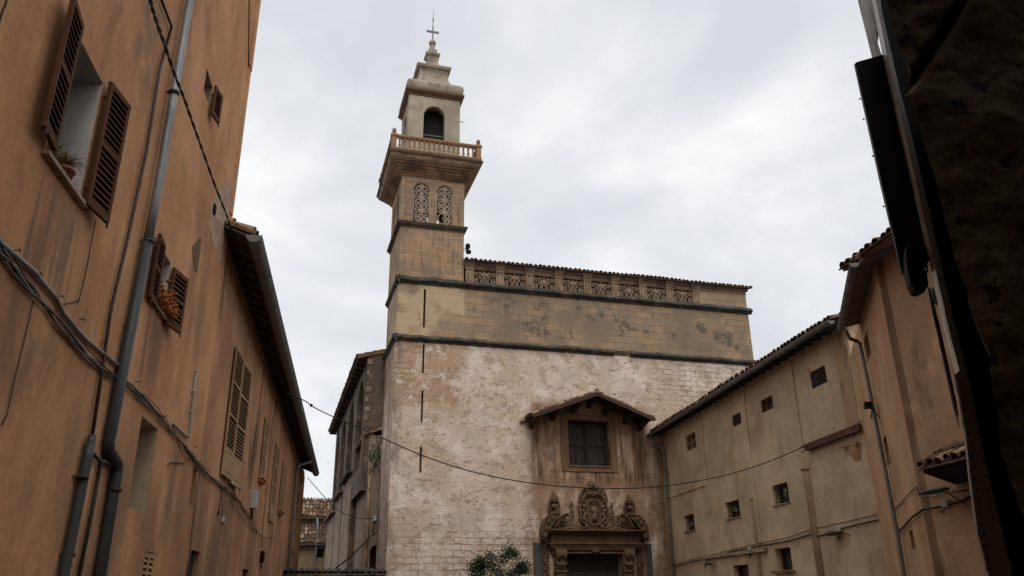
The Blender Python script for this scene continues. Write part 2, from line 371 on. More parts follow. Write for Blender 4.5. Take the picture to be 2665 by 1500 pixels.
M['tile'] = mat('terracotta roof tile', (.27, .145, .085), [
    dict(col=(.10, .075, .055), scale=2.4, lo=.45, hi=.6, amt=.8, seed=2), dict(col=(.40, .30, .2), scale=5, lo=.58, hi=.68, amt=.6, seed=3), dict(col=(.03, .028, .022), scale=7, lo=.6, hi=.68, amt=.7, seed=4)], island=((.12, .07, .045), (.42, .31, .21), .6), bump=.35, bscale=20)
M['tile_light'] = mat('pale terracotta roof tile', (.42, .24, .14), [
    dict(col=(.15, .09, .06), scale=2.6, lo=.5, hi=.62, amt=.7, seed=2), dict(col=(.55, .40, .27), scale=4, lo=.55, hi=.66, amt=.6, seed=3)], island=((.12, .07, .045), (.42, .31, .21), .6), bump=.35, bscale=20)
M['left'] = mat('orange ochre render', (.56, .295, .145), [
    dict(col=(.42, .20, .095), scale=.55, lo=.42, hi=.60, amt=.8, st=(1, 1, .5), seed=2),
    dict(col=(.56, .31, .165), scale=1.1, lo=.52, hi=.66, amt=.5, st=(1, 1, .7), seed=3),
    dict(col=(.17, .095, .055), scale=.9, lo=.56, hi=.72, amt=.65, st=(1, 1, .45), seed=5),
    dict(col=(.15, .09, .055), scale=1.5, lo=.59, hi=.76, amt=.45, st=(1, 1, .22), seed=8),
    dict(col=(.20, .115, .07), scale=.7, lo=.38, hi=.62, amt=.75, st=(1, 1, .4), box=(-9, 9, -3, 3.6, 1.1), seed=10),  # wall foot darkened in the colour, as the street canyon shades it
    dict(col=(.30, .155, .08), scale=5, lo=.58, hi=.64, amt=.3, st=(1, 1, .8), ro=.75, seed=12),
    dict(col=(.16, .10, .065), scale=3.5, lo=.35, hi=.62, amt=.75, st=(1, 2.2, .10), box=(-9, 9, 4.3, 5.5, .35), yb=(-.75, .45, .12), edge=.25, seed=14),
    dict(col=(.15, .09, .06), scale=3.5, lo=.35, hi=.6, amt=.8, st=(1, 2.2, .10), box=(-9, 9, 4.5, 5.55, .3), yb=(3.4, 4.3, .12), edge=.25, seed=15),
    dict(col=(.17, .11, .065), scale=2.2, lo=.3, hi=.6, amt=.8, box=(-9, 9, 7.9, 9.4, .35), yb=(1.0, 1.9, .25), edge=.4, seed=16),
    dict(col=(.24, .13, .07), scale=2.2, lo=.3, hi=.6, amt=.6, st=(1, 1, .3), box=(-9, 9, 5.5, 8.2, .5), yb=(5.3, 6.9, .25), edge=.4, seed=17),
    dict(col=(.55, .38, .27), scale=2.6, lo=.68, hi=.73, amt=.5, st=(1, 1, .25), seed=6, ro=.7)], crack=(.7, .0035), bump=.3, bscale=5, big=.8)
M['left_far'] = mat('orange ochre render of the lower house', (.50, .26, .14), [
    dict(col=(.29, .14, .072), scale=.6, lo=.42, hi=.62, amt=.75, st=(1, 1, .5), seed=4),
    dict(col=(.47, .27, .16), scale=1.2, lo=.52, hi=.66, amt=.5, st=(1, 1, .6), seed=6),
    dict(col=(.15, .085, .05), scale=.8, lo=.53, hi=.68, amt=.8, st=(1, 1, .4), seed=7),
    dict(col=(.12, .08, .055), scale=1.5, lo=.3, hi=.6, amt=.7, st=(1, 1, .3), box=(-9, 9, 7.7, 9.6, .5), seed=9),
    dict(col=(.20, .115, .07), scale=.7, lo=.38, hi=.6, amt=.75, st=(1, 1, .4), box=(-9, 9, -3, 3.6, 1.1), seed=10)], crack=(.7, .0035), bump=.3, bscale=5, big=.8)  # lowest band darker: canyon shade put into the render colour
M['cream'] = mat('dusty cream render', (.56, .425, .275), [
    dict(col=(.40, .30, .20), scale=.5, lo=.42, hi=.62, amt=.75, seed=2),
    dict(col=(.43, .34, .24), scale=1, lo=.54, hi=.68, amt=.5, seed=3),
    dict(col=(.36, .22, .12), scale=.6, lo=.5, hi=.68, amt=.6, seed=6),
    dict(col=(.18, .14, .10), scale=1.2, lo=.58, hi=.74, amt=.5, st=(1, 1, .25), seed=5)], crack=(.5, .004), bump=.2, bscale=5, big=.6)
M['slant'] = mat('orange tan render', (.55, .335, .185), [
    dict(col=(.42, .24, .125), scale=.7, lo=.42, hi=.6, amt=.8, st=(1, 1, .6), seed=2),
    dict(col=(.50, .38, .26), scale=2.6, lo=.58, hi=.66, amt=.5, st=(1, 1, .5), ro=.7, seed=3),
    dict(col=(.20, .13, .08), scale=1.5, lo=.58, hi=.72, amt=.6, st=(1, 1, .2), seed=4)], crack=(.8, .005), bump=.35, bscale=8, big=.5)
M['blocks'] = mat('patched tan block render', (.50, .315, .19), [
    dict(col=(.36, .22, .13), scale=.5, lo=.46, hi=.5, amt=.7, seed=2),
    dict(col=(.45, .34, .26), scale=.8, lo=.60, hi=.63, amt=.7, ro=.7, seed=3),
    dict(col=(.48, .33, .19), scale=3.0, lo=.62, hi=.67, amt=.5, ro=.75, seed=4),
    dict(col=(.11, .085, .065), scale=1.5, lo=.56, hi=.7, amt=.8, st=(1, 1, .35), seed=5)],
    crack=(.9, .004),
    brick=dict(w=.5, h=.28, col2=(.30, .185, .11), var=.35, mort=(.46, .32, .20), ja=.6, vis=.15, wob=.05, ms=.012), bump=.3, bscale=8)
M['reveal'] = plain('pale painted reveal', (.50, .47, .42), .8)
M['reveal_dim'] = plain('cream reveal plaster', (.42, .33, .21), .9)
M['brownwood'] = plain('dark red brown shutter paint', (.105, .046, .022), .8, spec=.1)
M['beigewood'] = plain('ochre yellow shutter paint', (.40, .245, .125), .7)
M['darkwood'] = plain('almost black old wood', (.035, .024, .018), .8)
M['dark'] = plain('near black shade of interiors and gaps', (.012, .010, .009), .9)  # flat near black standing for shade inside openings and behind parts
M['glass'] = mat('dim window glass', (.03, .032, .035), rough=.15, spec=.6, bump=0, fine=0)
M['nave'] = mat('dark stained nave stone', (.15, .115, .085), [dict(col=(.06, .048, .038), scale=1.1, lo=.46, hi=.6, amt=.8, st=(1, 1, .5)), dict(col=(.27, .215, .17), scale=2.2, lo=.57, hi=.66, amt=.6)], brick=dict(w=.6, h=.3, col2=(.10, .075, .055), var=.5, mort=(.06, .045, .035), ja=.6, vis=.3), bump=.5)
M['curtain'] = plain('grey cloth behind glass', (.13, .125, .12), .8)
M['zinc'] = mat('grey zinc drainpipe', (.27, .27, .265), [dict(col=(.11, .11, .115), scale=3, lo=.45, hi=.7, amt=.7, st=(1, 1, .3)), dict(col=(.32, .31, .29), scale=6, lo=.6, hi=.7, amt=.4)], rough=.5, metal=.35, bump=.05)
M['zinc_dark'] = mat('dark grey gutter', (.17, .175, .17), [dict(col=(.14, .14, .135), scale=3, lo=.5, hi=.7, amt=.6)], rough=.55, metal=.3, bump=.08)
M['pipe_green'] = plain('green grey painted pipe', (.16, .175, .165), .6)
M['pipe_dark'] = plain('dark downpipe plastic', (.045, .045, .045), .5)
M['pipe_brown'] = plain('dark brown cable duct', (.045, .022, .02), .5)
M['black'] = plain('black cable rubber', (.010, .009, .009), .6, spec=.3)
M['greycable'] = plain('grey cable sheath', (.16, .145, .13), .6)
M['whitebox'] = plain('off white plastic', (.45, .45, .43), .5)
M['sill'] = mat('mossy stone sill', (.33, .26, .18), [dict(col=(.09, .07, .04), scale=6, lo=.5, hi=.62, amt=.8)], bump=.4)
M['iron'] = plain('rusted iron', (.05, .035, .028), .7, .3)
M['crossmetal'] = plain('grey iron cross', (.17, .16, .17), .5, .4)
M['portal'] = mat('carved brown portal stone', (.105, .064, .036), [
    dict(col=(.075, .05, .033), scale=2.6, lo=.48, hi=.62, amt=.8, ro=.7, seed=3), dict(col=(.19, .125, .075), scale=4.5, lo=.56, hi=.66, amt=.6, seed=4)], bump=.5, bscale=18)
M['winstone'] = mat('brown window surround stone', (.17, .098, .05), [dict(col=(.10, .06, .035), scale=1.5, lo=.45, hi=.65, amt=.7, st=(1, 1, .4))], bump=.2)
M['greypaint'] = plain('dark grey painted panel', (.065, .06, .06), .8)
M['beam'] = mat('flaking maroon beam', (.095, .042, .034), [dict(col=(.25, .16, .12), scale=6, lo=.58, hi=.66, amt=.5)], bump=.3)
M['woodpale'] = plain('weathered bracket wood', (.26, .17, .10), .8)
M['lampgreen'] = plain('green enamel lamp shade', (.05, .055, .045), .5)
M['pot'] = plain('red plastic pot', (.22, .05, .035), .45)
M['dryleaf'] = plain('dry olive grass leaves', (.20, .14, .045), .8)
M['succ'] = plain('orange red succulent', (.50, .17, .04), .7)
M['leafpale'] = plain('pale grey green leaves', (.26, .27, .2), .8)
M['moss'] = plain('moss and weeds', (.04, .05, .02), .9)
M['leaf'] = mat('dark green tree leaves', (.02, .042, .014), [dict(col=(.04, .07, .022), scale=5, lo=.5, hi=.62, amt=.7)], rough=.8, bump=0, spec=.1)
M['bark'] = plain('grey bark', (.08, .06, .045), .9)
M['paving'] = mat('worn stone paving', (.085, .072, .06), brick=dict(w=.6, h=.4, col2=(.09, .08, .07), mort=(.06, .05, .045)), bump=.3)
M['stone_near'] = mat('dark rough pier stone', (.12, .088, .05), [
    dict(col=(.055, .046, .032), scale=5, lo=.45, hi=.6, amt=.8, ro=.7, seed=3), dict(col=(.19, .14, .08), scale=9, lo=.56, hi=.66, amt=.5, seed=4),
    dict(col=(.02, .016, .012), scale=17, lo=.60, hi=.63, amt=1, seed=5, h=-1.5)], bump=.9, bscale=22, big=1.2)
M['galv'] = mat('galvanised steel', (.86, .89, .92), [dict(col=(.22, .22, .23), scale=6, lo=.45, hi=.65, amt=.7, st=(3, 1, .15)), dict(col=(.16, .11, .11), scale=16, lo=.55, hi=.66, amt=.5, st=(3, 1, .1))], rough=.4, metal=.2, bump=.08)
M['band'] = plain('dull riveted steel', (.30, .28, .25), .5, .3)
M['blackmetal'] = plain('black metal and shaded gate face', (.007, .0065, .006), .6, spec=.12)
M['rooffar'] = M['tile_light']
M['ochrewall'] = mat('dim ochre wall', (.19, .13, .075), [dict(col=(.12, .085, .05), scale=1.2, lo=.45, hi=.65, amt=.8)], bump=.2)

M['column'] = mat('pinkish column plaster', (.38, .26, .165), [dict(col=(.28, .18, .11), scale=2, lo=.45, hi=.6, amt=.7, st=(1, 1, 2)), dict(col=(.5, .42, .33), scale=5, lo=.62, hi=.66, amt=.6, st=(1, 1, 3))], bump=.2)
M['barge'] = plain('dark brown barge board', (.05, .022, .016), .8)
M['tile_old'] = mat('old blotchy roof tile', (.14, .08, .05), [
    dict(col=(.05, .035, .026), scale=2.0, lo=.45, hi=.55, amt=.85, seed=2), dict(col=(.42, .30, .2), scale=3.3, lo=.54, hi=.60, amt=.8, seed=3)], island=((.12, .07, .045), (.42, .31, .21), .6), bump=.35, bscale=20)
M['soffit'] = plain('grey brown soffit boards', (.16, .12, .09), .9)

M['stringc'] = mat('dark moulded string course', (.13, .095, .07), [dict(col=(.06, .048, .038), scale=3, lo=.45, hi=.6, amt=.7)], bump=.4)
M['balus'] = mat('mottled tan baluster clay', (.34, .215, .125), [dict(col=(.30, .13, .07), scale=3, lo=.45, hi=.6, amt=.8), dict(col=(.12, .08, .06), scale=8, lo=.58, hi=.66, amt=.7)], bump=.2)
M['lattice'] = mat('pale lattice stone', (.47, .385, .30), [dict(col=(.25, .16, .11), scale=3, lo=.56, hi=.66, amt=.6)], bump=.2, bscale=20)
M['relief'] = mat('worn pale relief stone', (.17, .115, .07), [dict(col=(.07, .045, .03), scale=5, lo=.45, hi=.6, amt=.8)], bump=.4, bscale=18)
M['soffit_dark'] = plain('brown soffit boards', (.075, .05, .036), .9)
M['recess'] = plain('shaded recess stone', (.06, .045, .034), .9)  # near black: the inner shade of the arches is coloured in
M['patch'] = mat('pale pink bare plaster', (.46, .31, .22), [dict(col=(.30, .18, .12), scale=3, lo=.5, hi=.56, amt=.8, ro=.75), dict(col=(.55, .45, .38), scale=5, lo=.56, hi=.6, amt=.8, ro=.75)], bump=.4)

# ================================================================== SETTING
g = MB(); g.quad((-600, -600, 0), (600, -600, 0), (600, 600, 0), (-600, 600, 0))
tag(g.build('ground', M['paving'], frame=WF), kind='structure')

# ================================================================== CHURCH
fK = lambda u, w_, d: (u, d, w_)
fS = lambda u, w_, d: (d, u, w_)
ch = thing('church', 'long church facade of flaking whitewash with a carved portal and a tile topped pierced parapet', 'church', K, (0, 0, 0))
X1 = 19.12; XT = 3.11
m = MB(); m.wall(XT, X1, 13.0, [(7.9, 10.7, 0, 3.4), (8.33, 10.47, 7.4, 9.57)], 0, .75, fK); m.build('facade_wall', M['facade'], ch)
m = MB(); m.wall(XT, X1-.02, 15.96, [], .03, .75, fK, w0=13.0); m.build('upper_wall', M['upper'], ch)
m = MB(); m.wall(.76, 30, 13.9, [], X1-.6, X1, fS); m.build('side_wall', M['sidewall'], ch)

def cornice(mb, x0, x1, z0, z1, pr, y=0, back=.05):
    """ledge with a weathered slope on top and an undercut below"""
    prof = [(back, z0), (-.03, z0), (-.06, z0+.04), (-pr*.7, z0+.10), (-pr, z0+.14), (-pr, z0+.20), (-pr*.9, z0+.23), (0.02, z1), (back, z1)]
    n = max(8, int((x1-x0)/.22)); xs = [x0+(x1-x0)*i/n for i in range(n+1)]; vs = []
    for i, x in enumerate(xs):
        j = 0 if i in (0, n) else random.uniform(-.016, .016)+(random.uniform(.02, .05) if random.random() < .12 else 0)
        for (p, z) in prof: vs.append((x, y+p+(j if p < -.05 else 0), z+(j if z > z0 else 0)))
    k = len(prof); fs = []
    for i in range(n):
        for q in range(k): fs.append((i*k+q, i*k+(q+1) % k, (i+1)*k+(q+1) % k, (i+1)*k+q))
    fs.append(tuple(range(k))); fs.append(tuple(range(n*k, n*k+k)))
    mb.add(vs, fs)
m = MB(); cornice(m, XT+.001, 10.95, 12.93, 13.28, .19); m.box(10.95, 11.85, -.03, .02, 13.0, 13.24); cornice(m, 11.85, X1+.18, 12.93, 13.28, .19); m.build('lower_cornice', M['lichen'], ch)
m = MB(); cornice(m, XT+.001, X1+.16, 15.88, 16.27, .19); m.build('upper_cornice', M['lichen'], ch)

# pierced parapet
PX = [3.43+1.575*i for i in range(9)]
for i, x in enumerate(PX):
    m = MB(); h = .20
    m.box(x-h, x+h, .06, .36, 16.2, 17.05)                      # shaft behind its raised frame
    for a_, b_ in ((-.2, -.14), (.14, .2)): m.box(x+a_, x+b_, .02, .06, 16.24, 17.02)
    m.box(x-.14, x+.14, .02, .06, 16.24, 16.31); m.box(x-.14, x+.14, .02, .06, 16.95, 17.02)
    m.box(x-.075, x+.075, .03, .058, 16.37, 16.89)
    for q, (z0, z1, e_) in enumerate(((17.02, 17.07, .03), (17.07, 17.12, .06), (17.12, 17.20, .085), (17.20, 17.26, .12), (17.26, 17.34, .16))):
        m.box(x-h-e_*.6, x+h+e_*.6, .05-e_, .4, z0, z1)
    p = m.build('pilaster', M['frieze'], ch)
m = MB()
for (z0, z1, e_) in ((17.0, 17.06, .02), (17.06, 17.12, .05), (17.12, 17.22, .03), (17.22, 17.28, .10), (17.28, 17.34, .15)):
    m.box(XT, X1+e_, .13-e_, .5, z0, z1)
m.build('entablature', M['frieze'], ch)
m = MB(); m.wall(PX[-1]+.2, X1-.03, 17.0, [], .04, .5, fK, w0=16.2); m.build('parapet_end', M['upper'], ch)
m = MB(); m.wall(XT, X1-.03, 17.0, [(15.1, 15.25, 16.35, 16.45)], 1.0, 1.1, fK, w0=15.9); m.build('parapet_dark_sheet', M['dark'], ch)  # near black sheet; darkness of the roof space is put into its colour

def spiral(cx, cz, r, a0, turns, sgn=1, n=20, r1=.18):
    return [(cx+r*(1-(1-r1)*t)*cos(a0+sgn*2*pi*turns*t), cz+r*(1-(1-r1)*t)*sin(a0+sgn*2*pi*turns*t)) for t in [i/(n-1) for i in range(n)]]
def panel(kind):
    """openwork acanthus scroll panel, 1.17 x .78, centred on x=0, z from 0"""
    m = MB(); rad = lambda a, b: (lambda t: a+(b-a)*t)
    m.box(-.60, .60, .14, .24, -.02, .05)
    for s in (-1, 1):
        for (cx, cz, r, a0, tn, sg) in ((.20, .40, .17, -1.9, 1.25, -1), (.43, .55, .13, 2.6, 1.2, -1), (.45, .22, .15, 1.2, 1.1, 1), (.22, .62, .09, -1, 1, 1), (.17, .17, .10, 2, 1, 1)):
            pts = spiral(cx, cz, r, a0, tn, sg); m.tube([(s*x, .15, z) for x, z in pts], rad(.027, .018), 6)
            ex, ez = pts[-1]; m.ball((s*ex, .13, ez), .042, .035, .042, 7)
        for (x0, z0, x1_, z1_) in ((.05, .05, .22, .30), (.30, .05, .40, .30), (.52, .05, .50, .34), (.05, .45, .16, .70), (.34, .42, .50, .72), (.56, .40, .52, .74), (.10, .30, .30, .50)):
            n = 6
            for k in range(n):
                t = k/(n-1); r = .05*sin(pi*(.15+.75*t))
                m.ball((s*(x0+(x1_-x0)*t+.03*sin(3*t)), .14, z0+(z1_-z0)*t), r*.5+.006, .03, r*.6+.010, 6)
    if kind == 0:
        m.ball((0, .12, .42), .11, .06, .14, 10); m.tube([(.14*cos(a), .13, .42+.18*sin(a)) for a in [2*pi*i/16 for i in range(17)]], .026, 6, cap=False)
        m.ball((0, .1, .66), .08, .04, .05, 8)
    else:
        m.tube([(0, .15, .05), (0, .14, .75)], rad(.05, .03), 6)
        for k in range(5):
            a = radians(30+30*k); m.tube([(0, .14, .40), (.22*cos(a), .12, .42+.24*sin(a))], rad(.03, .05), 6)
    return m
pobj = [None, None]
for i in range(8):
    k = 0 if i in (2, 5) else 1; x = (PX[i]+PX[i+1])/2
    if pobj[k] is None:
        pobj[k] = panel(k).build('carved_panel', M['tracery'], None); pobj[k].parent = ch; pobj[k].location = (x, 0, 16.22)
    else: clone(pobj[k], ch, (x, 0, 16.22))
# roof tiles along the top
m = MB(); n = int((X1+.45-XT)/.24); m.tiles((XT, -.20, 17.36), (1, 0, 0), (0, .96, .22), n, 4, pitch=.24, course=.40, r=.10)
m.box(XT, X1+.1, .0, 1.5, 17.30, 17.37); m.build('parapet_roof', M['tile'], ch)
m = MB(); m.hexa([(XT, 1.2, 17.0), (X1+.2, 1.2, 17.0), (X1+.2, 30, 13.7), (XT, 30, 13.7), (XT, 1.2, 17.2), (X1+.2, 1.2, 17.2), (X1+.2, 30, 13.9), (XT, 30, 13.9)]); m.build('main_roof', M['tile'], ch)

# ---- hood over the choir window
m = MB(); rx, rz = 9.42, 10.62
for (ex, ez, s) in ((6.16, 9.40, -1), (12.36, 9.50, 1)):
    for (dz, th, ya, yb) in ((0, .05, -1.25, .02),):
        m.hexa([(rx, ya, rz), (ex, ya, ez), (ex, yb, ez+.02), (rx, yb, rz+.02), (rx, ya, rz+th), (ex, ya, ez+th), (ex, yb, ez+.07), (rx, yb, rz+.07)])
hood = m.build('hood_roof', M['darkwood'], ch)
m = MB()
for (ex, ez) in ((6.16, 9.40), (12.36, 9.50)):
    a_ = Vector((rx-ex, 0, rz-ez)); ln = a_.length; ns = int(ln/.33)
    O = Vector((ex, -1.27, ez+.07)); nt_ = 6
    m.tiles(O, (0, 1, 0), a_, nt_, ns, pitch=.212, course=ln/ns, r=.092)
m.tube([(rx, -1.28, rz+.14), (rx, 0, rz+.16)], .09, 8); m.build('tile', M['tile_old'], hood)
for x in (6.45, 7.55, 8.6, 9.42, 10.25, 11.3, 12.05):
    if x < rx: z = rz-(rx-x)*(rz-9.40)/(rx-6.16)
    else: z = rz-(x-rx)*(rz-9.5)/(12.36-rx)
    m = MB(); m.prism([(.0, z-.12), (-1.05, z-.12), (-1.05, z-.17), (-.85, z-.26), (-.5, z-.30), (-.2, z-.42), (0, z-.46)], lambda u, v, k, x=x: (x-.09+.18*k, u, v)); m.build('bracket', M['darkwood'], hood)
for s, ex, ez in ((-1, 6.16, 9.40), (1, 12.36, 9.50)):
    m = MB(); m.bar((rx, -1.27, rz-.02), (ex, -1.27, ez-.02), .07, .17); m.build('barge_board', M['barge'], hood)
m = MB()
for (xa, za, xb, zb) in ((5.9, 9.42, 9.42, 10.80), (12.5, 9.62, 9.42, 10.80)):
    n = 22
    for i in range(n):
        t0, t1 = i/n, (i+1)/n; A_, B_ = (xa+(xb-xa)*t0, za+(zb-za)*t0), (xa+(xb-xa)*t1, za+(zb-za)*t1)
        h0 = .16*sin(pi*min(1, t0*1.1)); h1 = .16*sin(pi*min(1, t1*1.1))
        m.hexa([(A_[0], -.16, A_[1]-.1), (B_[0], -.16, B_[1]-.1), (B_[0], 0, B_[1]-.1), (A_[0], 0, A_[1]-.1), (A_[0], -.14, A_[1]+.03), (B_[0], -.14, B_[1]+.03), (B_[0], 0, B_[1]+.05+h1), (A_[0], 0, A_[1]+.05+h0)])
m.build('mortar_fillet', M['frieze'], hood)
# ---- choir window
m = MB()
m.wall(7.94, 10.80, 9.86, [(8.33, 10.47, 7.4, 9.57)], -.045, .0, fK, w0=7.10)
wn = m.build('choir_window', M['winstone'], ch)
m = MB()
for (a_, b_, c_, d_) in ((8.33, 8.42, 7.4, 9.57), (10.36, 10.47, 7.4, 9.57), (8.42, 10.36, 7.4, 7.49), (8.42, 10.36, 9.47, 9.57), (9.33, 9.47, 7.49, 9.47), (8.42, 10.36, 8.40, 8.52)):
    m.box(a_, b_, .42, .55, c_, d_)
m.build('frame', M['darkwood'], wn)
m = MB(); m.box(8.34, 10.46, .56, .58, 7.41, 9.56); m.build('pane', M['curtain'], wn)
m = MB()
for i in range(1, 13):
    if i != 6.5: x = 8.42+(9.33-8.42)*i/6.5 if i < 6.5 else 9.47+(10.36-9.47)*(i-6.5)/6.5; m.box(x-.014, x+.014, .515, .54, 7.45, 9.5)
for i in range(1, 15):
    z = 7.45+2.06*i/15; m.box(8.36, 10.42, .49, .514, z-.012, z+.012)
for i in range(7):
    x = 8.5+1.8*i/6; m.tube([(x, .30, 7.40), (x, .30, 9.57)], .016, 6)
for i in range(6):
    z = 7.6+1.8*i/5; m.tube([(8.33, .30, z), (10.47, .30, z)], .013, 6)
m.build('grille', M['iron'], wn)
m = MB(); m.box(8.28, 10.52, -.09, .30, 7.33, 7.395); m.box(8.4, 10.3, -.05, .0, 7.25, 7.33); m.build('sill', M['winstone'], wn)

# ---- portal
m = MB()
m.box(7.9, 10.7, .45, .55, 0, 3.4)
dr = m.build('door', M['darkwood'], ch)
m = MB()
for i in range(2):
    for j in range(4):
        x = 8.05+1.37*i; z = .3+.8*j; m.box(x, x+1.15, .41, .45, z, z+.62); m.box(x+.12, x+1.03, .385, .41, z+.12, z+.5)
m.build('panel', M['darkwood'], dr)
m = MB()
# inner jambs, lintel, architrave, frieze, main cornice
m.box(7.42, 7.9, -.18, .0, 0, 3.4); m.box(10.7, 11.2, -.18, .0, 0, 3.4)
m.box(7.75, 7.9, -.26, -.18, 0, 3.40); m.box(10.7, 10.85, -.26, -.18, 0, 3.40)
m.box(7.30, 11.3, -.2, .0, 3.40, 3.60); m.box(7.9, 10.75, -.28, -.2, 3.40, 3.46); m.box(7.8, 10.85, -.3, -.2, 3.55, 3.62)
m.box(7.18, 11.55, -.32, .0, 3.62, 3.70); m.box(7.12, 11.62, -.36, .0, 3.70, 3.80); m.box(7.08, 11.66, -.42, .0, 3.80, 3.85)
m.box(7.2, 11.6, -.30, .0, 3.85, 4.26)
for (z0, z1, e_) in ((4.22, 4.27, .38), (4.27, 4.32, .46), (4.32, 4.36, .52), (4.36, 4.44, .58)):
    m.box(7.15-e_*.15, 11.63+e_*.15, -e_, .0, z0, z1)
for (a_, b_) in ((7.1, 7.75), (8.9, 9.85), (11.0, 11.7)): m.box(a_, b_, -.62, -.58, 4.37, 4.44)
pt = m.build('portal', M['portal'], ch)
# frieze relief
m = MB(); rad = lambda a, b: (lambda t: a+(b-a)*t)
for i in range(9):
    x = 7.45+.49*i; m.tube([(q, -.31, z) for q, z in spiral(x, 4.05, .15, 0 if i % 2 else pi, 1.3, 1 if i % 2 else -1)], rad(.028, .018), 6)
    m.ball((x, -.31, 4.05), .045, .03, .045, 7); m.tube([(x+.1, -.305, 3.93), (x+.25, -.315, 4.06), (x+.4, -.305, 4.17)], .022, 6)
m.build('frieze_relief', M['portal'], pt)
m = MB()
for k in range(-5, 6):
    a = radians(90+k*15); r = .30-.02*abs(k); m.tube([(9.33, -.3, 3.45), (9.33+r*.5*cos(a), -.38, 3.45+r*.5*sin(a)), (9.33+r*cos(a), -.33, 3.45+r*.75*sin(a))], rad(.02, .035), 6)
m.ball((9.33, -.36, 3.47), .09, .06, .08, 8); m.build('keystone', M['portal'], pt)
# broken curved pediment
for s, cx in ((-1, 7.05), (1, 11.62)):
    out = []; fx = lambda x: cx+(-s)*x      # x grows inwards
    o_ = [(-.28, 3.95), (-.30, 4.3), (-.25, 4.6), (-.12, 4.88), (.08, 5.06), (.32, 5.12), (.55, 5.10)]
    i_ = [(.50, 4.98), (.36, 4.86), (.22, 4.70), (.12, 4.55), (-.02, 4.42), (-.08, 4.2), (-.14, 3.95)]
    m = MB(); m.prism([(fx(x), z) for x, z in o_+i_], lambda u, v, k: (u, -.50+.50*k, v))
    m.tube([(fx(x), -.50, z) for x, z in o_], .05, 6); m.tube([(fx(x), -.50, z) for x, z in i_], .035, 6)
    for (x, z) in ((.0, 4.75), (-.12, 4.45), (-.18, 4.15), (.2, 4.92)): m.ball((fx(x), -.52, z), .09, .06, .13, 8)
    # returning upper roll
    q_ = [(.30, 4.50), (.46, 4.62), (.52, 4.80), (.62, 4.98), (.82, 5.10), (1.0, 5.12)]
    m.tube([(fx(x), -.46, z) for x, z in q_], .055, 6); m.tube([(fx(x), -.40, z-.07) for x, z in q_], .05, 6)
    m.prism([(fx(x), z) for x, z in [(.1, 4.44), (.30, 4.47), (.46, 4.58), (.52, 4.78), (.62, 4.95), (.84, 5.07), (1.0, 5.08), (1.0, 4.44)]], lambda u, v, k: (u, -.12+.12*k, v))
    m.tube([(fx(x), -.16, z) for x, z in spiral(.78, 4.70, .17, pi, 1.4, -1)], rad(.035, .02), 6)
    m.build('pediment_scroll', M['portal'], pt)
    # scroll towards the cartouche
    m = MB()
    m.tube([(fx(x), -.2, z) for x, z in [(1.02, 5.1), (1.15, 5.02), (1.28, 5.06), (1.37, 5.18), (1.32, 5.27), (1.24, 5.24), (1.26, 5.17)]], rad(.05, .03), 7)
    m.tube([(fx(x), -.2, z) for x, z in [(1.37, 5.18), (1.33, 4.95), (1.25, 4.72), (1.10, 4.62), (1.0, 4.72), (1.04, 4.86), (1.12, 4.83)]], rad(.045, .025), 7)
    m.tube([(fx(x), -.2, z) for x, z in [(1.45, 4.78), (1.52, 4.62), (1.7, 4.52), (1.9, 4.55), (1.97, 4.66), (1.88, 4.72)]], rad(.05, .03), 7)
    m.tube([(fx(x), -.18, z) for x, z in [(.70, 4.50), (.9, 4.47), (1.15, 4.52), (1.35, 4.48), (1.55, 4.46)]], .05, 6)
    for (x, z, r) in ((1.0, 4.52, .07), (1.45, 4.62, .07), (1.6, 4.5, .06), (1.2, 4.9, .05)): m.ball((fx(x), -.2, z), r, .06, r, 7)
    m.build('volute', M['relief'], pt)
    # little ball topped baluster
    m = MB(); bx = fx(1.28)
    m.lathe([(.05, 0), (.09, .03), (.04, .07), (.035, .14), (.05, .22), (.10, .27), (.05, .31), (.07, .36), (.03, .42)], (bx, -.12, 5.28), 8); m.build('finial', M['relief'], pt)
    # flaming urn on its block
    m = MB(); ux = fx(.40)
    m.box(ux-.24, ux+.24, -.34, 0, 5.10, 5.19); m.box(ux-.20, ux+.20, -.3, 0, 5.19, 5.24)
    for sg in (-1, 1): m.tube([(ux+sg*x, -.16, z) for x, z in [(.13, 5.25), (.24, 5.30), (.27, 5.42), (.25, 5.55), (.17, 5.66)]], .045, 6)
    m.ball((ux, -.18, 5.45), .145, .145, .145, 12); m.box(ux-.21, ux+.21, -.28, 0, 5.66, 5.72)
    for k in range(16):
        a = k*2.4; r = .17*sqrt((k % 8)/8+.05); zt = random.uniform(.18, .46)*(1.15-r*3)
        m.tube([(ux+r*cos(a), -.15+.4*r*sin(a), 5.72), (ux+r*cos(a)*.9+.03, -.15+.3*r*sin(a), 5.72+zt*.5), (ux+r*cos(a)*.4-.02, -.13, 5.74+zt)], rad(.055, .018), 6)
    m.build('flaming_urn', M['portal'], pt)
    # herm column with drooping capital
    m = MB(); hx = fx(.62)
    m.box(hx-.28, hx+.28, -.34, 0, 2.60, 2.70); m.box(hx-.22, hx+.22, -.28, 0, 0, 2.60)
    m.prism([(hx-.17, 2.75), (hx+.17, 2.75), (hx+.25, 3.0), (hx+.24, 3.5), (hx-.24, 3.5), (hx-.25, 3.0)], lambda u, v, k: (u, -.32+.32*k, v))
    for k in range(9):
        x = hx-.22+.055*k; m.tube([(x, -.33, 3.56), (x+.01, -.40, 3.35), (x*.75+hx*.25, -.36, 3.15-.08*sin(k))], rad(.045, .02), 6)
    m.tube([(hx-.24, -.34, 2.98), (hx-.1, -.38, 2.88), (hx, -.40, 2.93), (hx+.1, -.38, 2.88), (hx+.24, -.34, 2.98)], .04, 6)
